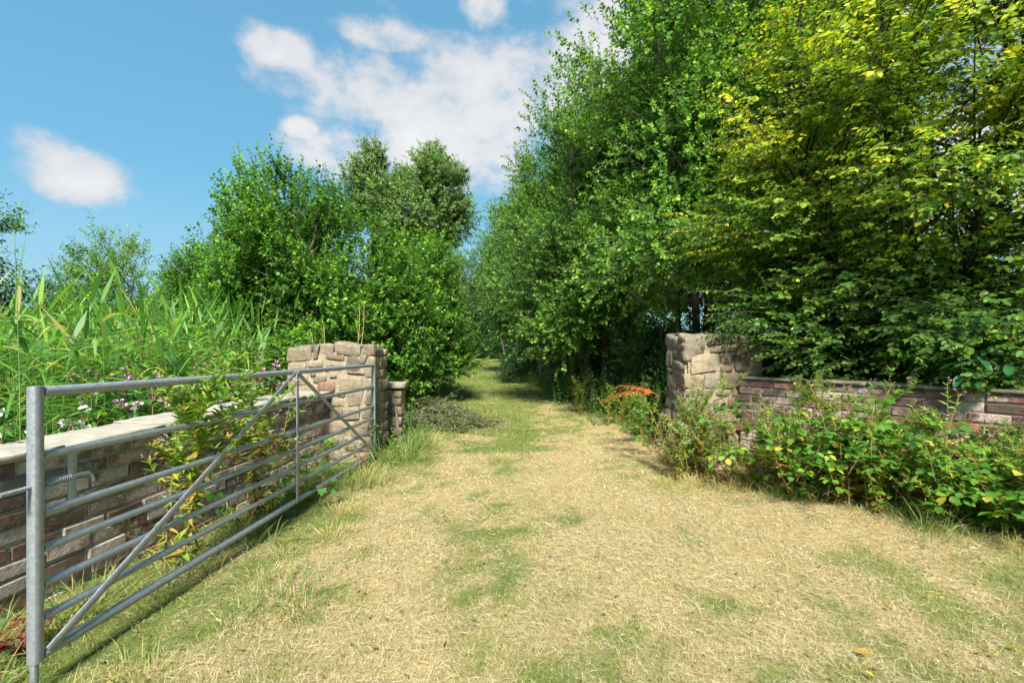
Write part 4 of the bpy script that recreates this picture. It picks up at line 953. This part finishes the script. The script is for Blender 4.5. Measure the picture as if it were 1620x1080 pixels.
for i, (d, x) in enumerate(sorted(spots)):
    herb_thing('nettle_plant', NT[rr.randrange(4)], f'green nettle below the rounded bush, {nth(i)} from the gate pillar', 'plant', x, d, rr.uniform(.5, .8), 'nettles below the rounded bush')

for i, (x, d, k, s_) in enumerate([(-1.38, 5.62, 0, .8), (-1.26, 5.9, 1, .75), (-1.42, 6.1, 1, .8), (-1.30, 6.35, 2, .75), (-1.18, 6.5, 0, .8), (-1.45, 6.55, 3, .75), (-1.56, 5.02, 0, .6), (-1.75, 5.0, 0, .7), (-1.9, 4.9, 1, .6)]):
    herb_thing('nettle_plant', NT[k], f'green nettle crowding the foot of the gate pillar, {nth(i)} of the nine', 'plant', x, d, s_, 'nettles at the gate pillar')

# brambles: arching canes with three-part leaves, each leaf its own piece
def tri_leaf(seed):
    g = np.random.default_rng(seed); mb = MB()
    for a, s in ((0, 1), (1.25, .85), (-1.25, .85)):
        d = np.array([math.cos(a), math.sin(a), -.12]); leaves(mb, [d * .22], [d], [[g.normal(0, .12), g.normal(0, .12), 1]], s * .85, s * .66, OVAL, 0, [np.clip(.55 + g.normal(0, .12), 0, .9)])
    tubes(mb, np.array([[-.5, 0, .1], [-.1, 0, 0], [.24, 0, 0]]), .012, 4, 0, .3); return mb.mesh('leaf', M['bramble'])
TL = [tri_leaf(850 + k) for k in range(5)]
def bramble(label, x, y, seed, reach, nc=3, per=9, leaf=.085, toward=None, group='brambles on the overgrown wall'):
    g = np.random.default_rng(seed); o = thing('bramble_plant', label, 'bramble', (x, y, float(hgt(x, y))), 0, group); r3 = random.Random(seed)
    for c in range(nc):
        a = g.uniform(0, 6.28) if toward is None else toward + g.normal(0, .8); H = reach * g.uniform(.5, .95); t = np.linspace(0, 1, 9); L = reach * g.uniform(.6, 1.1)
        p = np.stack([np.cos(a) * L * t, np.sin(a) * L * t, H * np.sin(t * 2.5) * 1.1], -1); p[:, 2] = np.maximum(p[:, 2], .02)
        mb = MB(); tubes(mb, p, .004 * (1 - .6 * t), 5); mb.build('cane', M['stem_red'], o, smooth=True)
        for k in range(per):
            u = (k + 1.0) / (per + .5); q = np.array([np.interp(u, t, p[:, m_]) for m_ in range(3)]); az = a + (1 if k % 2 else -1) * g.uniform(.5, 1.4); s = leaf * g.uniform(.75, 1.2)
            q = q + np.array([math.cos(az), math.sin(az), .25]) * s * .5
            link('leaf', r3.choice(TL), o, q, (g.normal(0, .28), g.normal(.1, .28), az), s)
i = 0
for t in np.linspace(.40, 1.60, 30):
    bx, by = 1.95 + t * 1.75, 5.25 - t * 1.55; off = rr.uniform(.05, .36)
    bramble(f'bramble with round green leaves sprawling from the wall, {nth(i)} going towards the picture edge', bx - .62 * off, by - .72 * off, 900 + i, rr.uniform(.5, .85) + (.20 * t if t < .8 else -.10), 4, 11, .090, toward=rr.choice([3.9, .7, 5.2, 2.4])); i += 1
bramble('bramble sprig climbing between dead fern and pillar', 1.75, 5.9, 950, .6, 4, 8, .075)
bramble('bramble leaves creeping up the edge of the gate pillar', -1.62, 5.15, 951, .55, 4, 8, .06, toward=2.2, group='brambles at the gate pillar')
bramble('bramble at the foot of the brick wall inside the gate', -2.0, 3.5, 952, .4, 3, 7, .07, group='brambles at the gate pillar')
bramble('bramble under the second gate rail near the pillar', -1.95, 4.5, 953, .5, 4, 8, .065, group='brambles at the gate pillar')

# sycamore seedlings by the gate
ang_ = [-2.5, -1.9, -1.25, -.95, -.62, -.3, 0, .3, .62, .95, 1.25, 1.9, 2.5]; rad_ = [.38, .62, .45, .78, .5, .62, 1.0, .62, .5, .78, .45, .62, .38]
mb = MB(); v = [(0, 0, 0)] + [(math.cos(a) * r_ * .55 + .12, math.sin(a) * r_ * .6, .04 * math.cos(3 * a)) for a, r_ in zip(ang_, rad_)]
mb.add(v, [(0, k + 1, k + 2) for k in range(12)], 0, .62); tubes(mb, np.array([[-.7, 0, -.5], [-.3, 0, -.12], [0, 0, 0]]), .015, 4, 0, .3); syc_me = mb.mesh('leaf', M['balsam'])
for i, (px, py, d, nl) in enumerate([(455, 775, 4.15, 9), (490, 735, 4.6, 8), (505, 790, 4.05, 6), (425, 800, 3.8, 6)]):
    q = P(px, py, d); o = thing('sycamore_seedling', f'sycamore seedling with lobed leaves behind the gate rails, {nth(i)} of the four', 'seedling', (q[0], q[1], 0), 0, 'sycamore seedlings')
    g = np.random.default_rng(960 + i); hz = max(.25, q[2] + .1); mb = MB(); t = np.linspace(0, 1, 5); tubes(mb, np.stack([.04 * t, 0 * t, hz * t], -1), .005 * (1 - .5 * t), 5); mb.build('stem', M['stem_red'], o, smooth=True)
    for k in range(nl):
        a = k * 2.4 + g.uniform(0, .5); u = .45 + .55 * k / nl; s = .15 * g.uniform(.7, 1.1)
        link('leaf', syc_me, o, (math.cos(a) * .09 + .04 * u, math.sin(a) * .09, hz * u), (g.normal(0, .25), .35 + g.normal(0, .2), a), s)
# red herb at the latch post
g = np.random.default_rng(970); q = P(26, 985, 2.03)
o = thing('cranesbill_plant', 'small plant with crimson leaves at the wall foot beside the latch post', 'plant', (q[0], q[1], .0), 0, None, .75); ms, ml = MB(), MB(); n = 60
a = g.uniform(0, 6.28, n); L = g.uniform(.08, .24, n); tip = np.stack([np.cos(a) * L * .6, np.sin(a) * L * .6, L * .85], -1)
tubes(ms, np.stack([tip * 0, tip * [[.4, .4, .7]], tip], 1), .0016, 4); ms.build('stem', M['stem_red'], o)
for r_ in range(3): leaves(ml, tip, np.stack([np.cos(a + r_ * 1.2 - 1.2), np.sin(a + r_ * 1.2 - 1.2), g.normal(.1, .2, n)], -1), np.array([0, 0, 1.0]) + g.normal(0, .3, (n, 3)), .032, .026, OVAL, 0, g.random(n))
ml.build('foliage', M['red'], o)

# orange dead fern beside the cobbled pillar
q = P(1030, 660, 6.3); g = np.random.default_rng(980)
o = thing('dead_fern', 'withered rust-orange fern lying over the nettles beside the cobbled pillar', 'fern', (q[0], q[1] - .25, .50), 0, None, 1.15)
for k in range(7):
    a = math.pi + g.normal(0, .45); L = g.uniform(.4, .72); t = np.linspace(0, 1, 9); el = g.uniform(.25, .6)
    p = np.stack([np.cos(a) * L * t, np.sin(a) * L * t * .6, .22 + L * el * t - L * .45 * t ** 2], -1); mb = MB(); tubes(mb, p, .003 * (1 - .7 * t), 4, 0, .3); n = 46
    u = np.linspace(.15, 1, n); pos = np.stack([np.interp(u, t, p[:, m_]) for m_ in range(3)], -1); sd = np.where(np.arange(n) % 2, 1, -1)
    dd = np.stack([np.cos(a + sd * 1.0), np.sin(a + sd * 1.0), g.normal(-.2, .25, n)], -1); sz = .10 * (1 - u * .75) * g.uniform(.7, 1.2, n)
    leaves(mb, pos, dd, np.array([0, 0, 1.0]) + g.normal(0, .4, (n, 3)), sz, sz * .28, LANCE, 0, g.random(n)); mb.build('frond', M['rust'], o)

# heap of cut brushwood beside the track
q = (-1.25, 8.0); g = np.random.default_rng(990)
o = thing('brushwood_heap', 'heap of cut twigs with withered leaves beside the track', 'brushwood', (q[0], q[1], float(hgt(*q))), 0, None, (1, 1, .85)); mt, ml = MB(), MB(); n = 200
a = g.uniform(-.6, .6, n) + np.where(g.random(n) < .5, 0, np.pi); c = np.stack([g.normal(0, .38, n), g.normal(0, .28, n), np.zeros(n)], -1); c[:, 2] = np.abs(g.normal(0, .20, n)) * np.exp(-(c[:, 0] / .6) ** 2) + .03
L = g.uniform(.3, .85, n); d = np.stack([np.cos(a), np.sin(a), g.normal(.05, .30, n)], -1)
pp = np.stack([c - d * L[:, None] / 2, c + g.normal(0, .03, (n, 3)) + [0, 0, .04], c + d * L[:, None] / 2], 1); pp[:, :, 2] = np.maximum(pp[:, :, 2], .01)
tubes(mt, pp, np.array([[.007, .005, .002]]), 5); mt.build('twigs_tangle', M['bark'], o)
n = 8200; k = g.integers(0, len(pp), n); u = g.random(n)[:, None]; pos = pp[k, 0] * (1 - u) + pp[k, 2] * u + g.normal(0, .03, (n, 3))
leaves(ml, pos, g.normal(0, 1, (n, 3)), g.normal(0, 1, (n, 3)), g.uniform(.03, .06, n), g.uniform(.018, .035, n), KITE, 0, np.clip(g.normal(.72, .3, n), 0, 1)); ml.build('withered_leaves', M['dead'], o)

# laurel behind the wall
lm = MB(); T9 = np.array([[0, 0, 0], [.2, .34, .05], [.5, .46, .06], [.8, .30, .0], [1, 0, -.1], [.8, -.30, .0], [.5, -.46, .06], [.2, -.34, .05], [.5, 0, -.0]])
lm.add(T9 * [1, .42, 1], [(0, 8, 2, 1), (8, 4, 3, 2), (0, 7, 6, 8), (8, 6, 5, 4)], 0, .5); lau_me = lm.mesh('leaf', M['laurel'], True)
q = P(1555, 590, 3.9); o = thing('laurel_shrub', 'laurel with big glossy leaves poking over the brick wall', 'shrub', (q[0] + .25, q[1] + .25, 0)); g = np.random.default_rng(995)
B0 = np.array(o.location)
for c in range(6):
    tip = P(g.uniform(1510, 1600), g.uniform(548, 598), 3.72 + g.uniform(-.1, .08)) - B0; t = np.linspace(0, 1, 6)[:, None]; p = np.array([0, 0, .3]) * (1 - t) + tip * t + np.array([0, 0, .12]) * np.sin(t * 3)
    mb = MB(); tubes(mb, p, .007 * (1 - .5 * t[:, 0]), 6); mb.build('branch', M['stem_green'], o, smooth=True)
    for k in range(7):
        u = .55 + .45 * k / 6; qq = np.array([np.interp(u, t[:, 0], p[:, m_]) for m_ in range(3)]); a = k * 2.4 + c; s = g.uniform(.12, .18)
        link('leaf', lau_me, o, qq, (g.normal(0, .3), .45 + g.normal(0, .3), a), s)
# dry stalks on the pillar's top
for i, (px, top, d) in enumerate([(565, 478, 5.85), (570, 482, 5.9), (495, 520, 5.9), (512, 505, 5.95)]):
    b_ = P(px, 545, d); b_[2] = 1.33; tp = P(px + random.uniform(-6, 6), top, d)
    o = thing('dry_stalk', f'dry stalk growing from the top of the gate pillar, {nth(i)} of the four', 'stalk', tuple(b_), 0, 'dry stalks on the pillar'); mb = MB(); t = np.linspace(0, 1, 5)[:, None]
    tubes(mb, (tp - b_) * t + np.array([.02, 0, 0]) * np.sin(t * 3), .004 * (1 - .5 * t[:, 0]), 5); mb.build('stem', M['dry_stalk'], o, smooth=True)
    g = np.random.default_rng(60 + i); n = 22; u = g.uniform(.3, 1, n)[:, None]; ml = MB(); leaves(ml, (tp - b_) * u, g.normal(0, 1, (n, 3)) + [0, 0, .6], g.normal(0, 1, (n, 3)), .03, .01, LANCE, 0, g.uniform(.05, .6, n)); ml.build('foliage', M['herb'], o)

# ------------------------------------------------------------------ balsam behind the wall
def balsam(seed, h, white):
    g = np.random.default_rng(seed); t = np.linspace(0, 1, 7)[:, None]; p = np.array([g.normal(0, .06), g.normal(0, .06), h]) * t; ms, ml, mf = MB(), MB(), MB()
    tubes(ms, p, .008 * (1 - .6 * t[:, 0]), 6); ax = [p]
    for k in range(5):
        u = g.uniform(.4, .85); a = g.uniform(0, 6.28); L = h * g.uniform(.18, .32); q = p[-1] * u + np.stack([np.cos(a) * L * .7 * t[:, 0], np.sin(a) * L * .7 * t[:, 0], L * .8 * t[:, 0]], -1); tubes(ms, q, .004, 5); ax.append(q)
    for j, q in enumerate(ax):
        for k in range(7 if j == 0 else 3):
            u = .2 + .8 * k / (6 if j == 0 else 2); u = min(u, 1); c = np.array([np.interp(u, t[:, 0], q[:, m_]) for m_ in range(3)])
            n = 4; a = np.arange(n) * 1.57 + k * .8 + g.normal(0, .2, n); sz = .15 * g.uniform(.7, 1.15, n) * (1.1 - .45 * u)
            leaves(ml, np.tile(c, (n, 1)), np.stack([np.cos(a), np.sin(a), g.normal(-.05, .2, n)], -1), np.array([0, 0, 1.0]) + g.normal(0, .2, (n, 3)), sz, sz * .30, LANCE, 0, np.clip(g.normal(.5, .2, n), 0, 1))
        c = q[-1]
        for k in range(g.integers(2, 5)):
            f = c + g.normal(0, .035, 3) + [0, 0, .03]; n = 6; a = g.uniform(0, 6.28, n)
            leaves(mf, np.tile(f, (n, 1)), np.stack([np.cos(a), np.sin(a), g.normal(.2, .5, n)], -1), g.normal(0, 1, (n, 3)), .030, .026, OVAL, 0, g.random(n))
    return ms.mesh('stem', M['stem_red'], True), ml.mesh('foliage', M['balsam']), mf.mesh('flower_head', M['white_petal' if white else 'pink'])
BA = [balsam(1000, 1.05, True), balsam(1001, 1.15, False), balsam(1002, .95, True), balsam(1003, 1.1, False)]
spots = [(-2.95, 2.6, 0), (-3.25, 2.35, 3), (-2.88, 3.1, 2), (-3.1, 3.5, 0), (-2.86, 3.75, 1), (-2.82, 4.2, 3), (-2.75, 4.55, 1), (-3.3, 3.0, 2), (-3.5, 3.9, 3), (-2.72, 4.95, 1), (-3.0, 4.7, 0), (-3.65, 2.7, 1), (-3.6, 3.3, 0), (-3.15, 4.2, 3), (-3.4, 4.9, 2), (-4.0, 3.2, 3), (-4.2, 3.9, 0), (-3.95, 2.85, 2), (-2.9, 5.3, 1), (-3.0, 2.15, 2), (-3.4, 2.05, 3)]
for i, (x, y, k) in enumerate(sorted(spots, key=lambda q: q[1])):
    herb_thing('balsam_plant', BA[k], f'balsam with {"white" if k in (0, 2) else "pink"} flowers behind the wall coping, {nth(i)} going back towards the pillar', 'plant', x, y, rr.uniform(.85, 1.05), 'balsam behind the wall')

# ------------------------------------------------------------------ reeds
def reed(seed, h, nl=9, part=True):
    g = np.random.default_rng(seed); t = np.linspace(0, 1, 8)[:, None]; lean = np.array([g.normal(0, .09), g.normal(0, .09)]); p = np.concatenate([lean[None] * t ** 1.6 * h, h * t], 1); out = []
    ms = MB(); tubes(ms, p, .005 * (1 - .75 * t[:, 0]), 5); out.append(('stem', ms, 'stem_green'))
    for k in range(nl):
        u = .30 + .68 * k / (nl - 1); c = np.array([np.interp(u, t[:, 0], p[:, m_]) for m_ in range(3)]); a = k * 2.6 + g.normal(0, .5) + seed; el = .55 + 1.3 * (u > .9) + g.normal(0, .2)
        ml = MB(); ribbons(ml, [c], [[math.cos(a), math.sin(a), el]], g.uniform(.38, .62) * (1 if u < .9 else .7), g.uniform(.028, .050), g.uniform(.35, .95) * (1 if u < .9 else .1), 6, 0, [np.clip(g.normal(.50, .22), 0, .9) if g.random() > .04 else 1.0] * 1, g); out.append(('leaf', ml, 'reed'))
    return out
reed_me = []
for k in range(5): reed_me.append([(n_, m_.mesh(n_, M[mm_], n_ == 'stem')) for n_, m_, mm_ in reed(1100 + k, [1.7, 1.9, 1.55, 2.05, 1.8][k])])
spots = []
for k in range(85):
    y = rr.uniform(2.6, 6.8); x0 = -2.65 if y > 5.2 else -2.75 + .14 * (y - 2.6); spots.append((y, x0 - .35 - rr.random() ** 1.3 * (1.0 + y * .75)))
for i, (y, x) in enumerate(sorted(spots)):
    o = thing('reed_plant', f'tall reed with arching leaves behind the brick wall, {nth(i)} from the latch end going back', 'reed', (x, y, float(hgt(x, y)) - .05), rr.uniform(0, 6.28), 'reeds behind the wall', rr.uniform(.82, 1.02))
    for n_, me in reed_me[i % 5]: link(n_, me, o)
x, y = -2.42 * 1.0, 2.28
o = thing('reed_plant', 'single very tall reed shoot standing behind the latch post against the sky', 'reed', ((27 - 810) / F * 2.9, 2.9, 0), 0, None, 1.0)
g = np.random.default_rng(1200); t = np.linspace(0, 1, 9)[:, None]; p = np.concatenate([.02 * np.sin(t * 4), 0 * t, 2.06 * t], 1); mb = MB(); tubes(mb, p, .005 * (1 - .7 * t[:, 0]), 5); mb.build('stem', M['stem_green'], o, smooth=True)
for k, (z, a, L) in enumerate([(1.45, .3, .5), (1.2, 3.4, .5), (1.0, 1.2, .5), (1.72, 1.0, .38)]):
    mb = MB(); ribbons(mb, [[0, 0, z]], [[math.cos(a), math.sin(a), .9 if k < 3 else 9]], L, .024, .6 if k < 3 else .02, 6, 0, [.6], g); mb.build('leaf', M['reed'], o)
mb = MB(); g = np.random.default_rng(1210); n = 1900; x = g.uniform(-14, -3.0, n); y = g.uniform(4.2, 10.5, n); ok = x < -2.9 - .22 * (y - 4); x, y = x[ok], y[ok]; n = len(x); h = g.uniform(1.25, 1.9, n)
ok2 = ~((np.abs(x + 3.25) < 1.6) & (y > 7.2)); x, y, h = x[ok2], y[ok2], h[ok2]; n = len(x)
base_ = np.stack([x, y, hgt(x, y)], -1); lean = g.normal(0, .08, (n, 2)); tip = base_ + np.concatenate([lean * h[:, None], h[:, None]], 1)
tubes(mb, np.stack([base_, base_ * .5 + tip * .5, tip], 1), np.array([[.006, .005, .002]]), 4, 1)
for k in range(9):
    u = .28 + .7 * k / 8; c = base_ * (1 - u) + tip * u; a = k * 2.6 + g.uniform(0, 6.28, n)
    ribbons(mb, c, np.stack([np.cos(a), np.sin(a), .6 + 1.2 * (u > .9) + g.normal(0, .2, n)], -1), g.uniform(.38, .62, n), g.uniform(.024, .044, n), g.uniform(.3, .9, n) * (1 if u < .9 else .15), 5, 0, np.where(g.random(n) < .05, 1, np.clip(g.normal(.50, .24, n), 0, .9)), g)
tag(mb.build('reed_bed', [M['reed'], M['stem_green']]), 'dense bed of green reeds stretching back behind the wall', 'reed bed', kind='stuff')
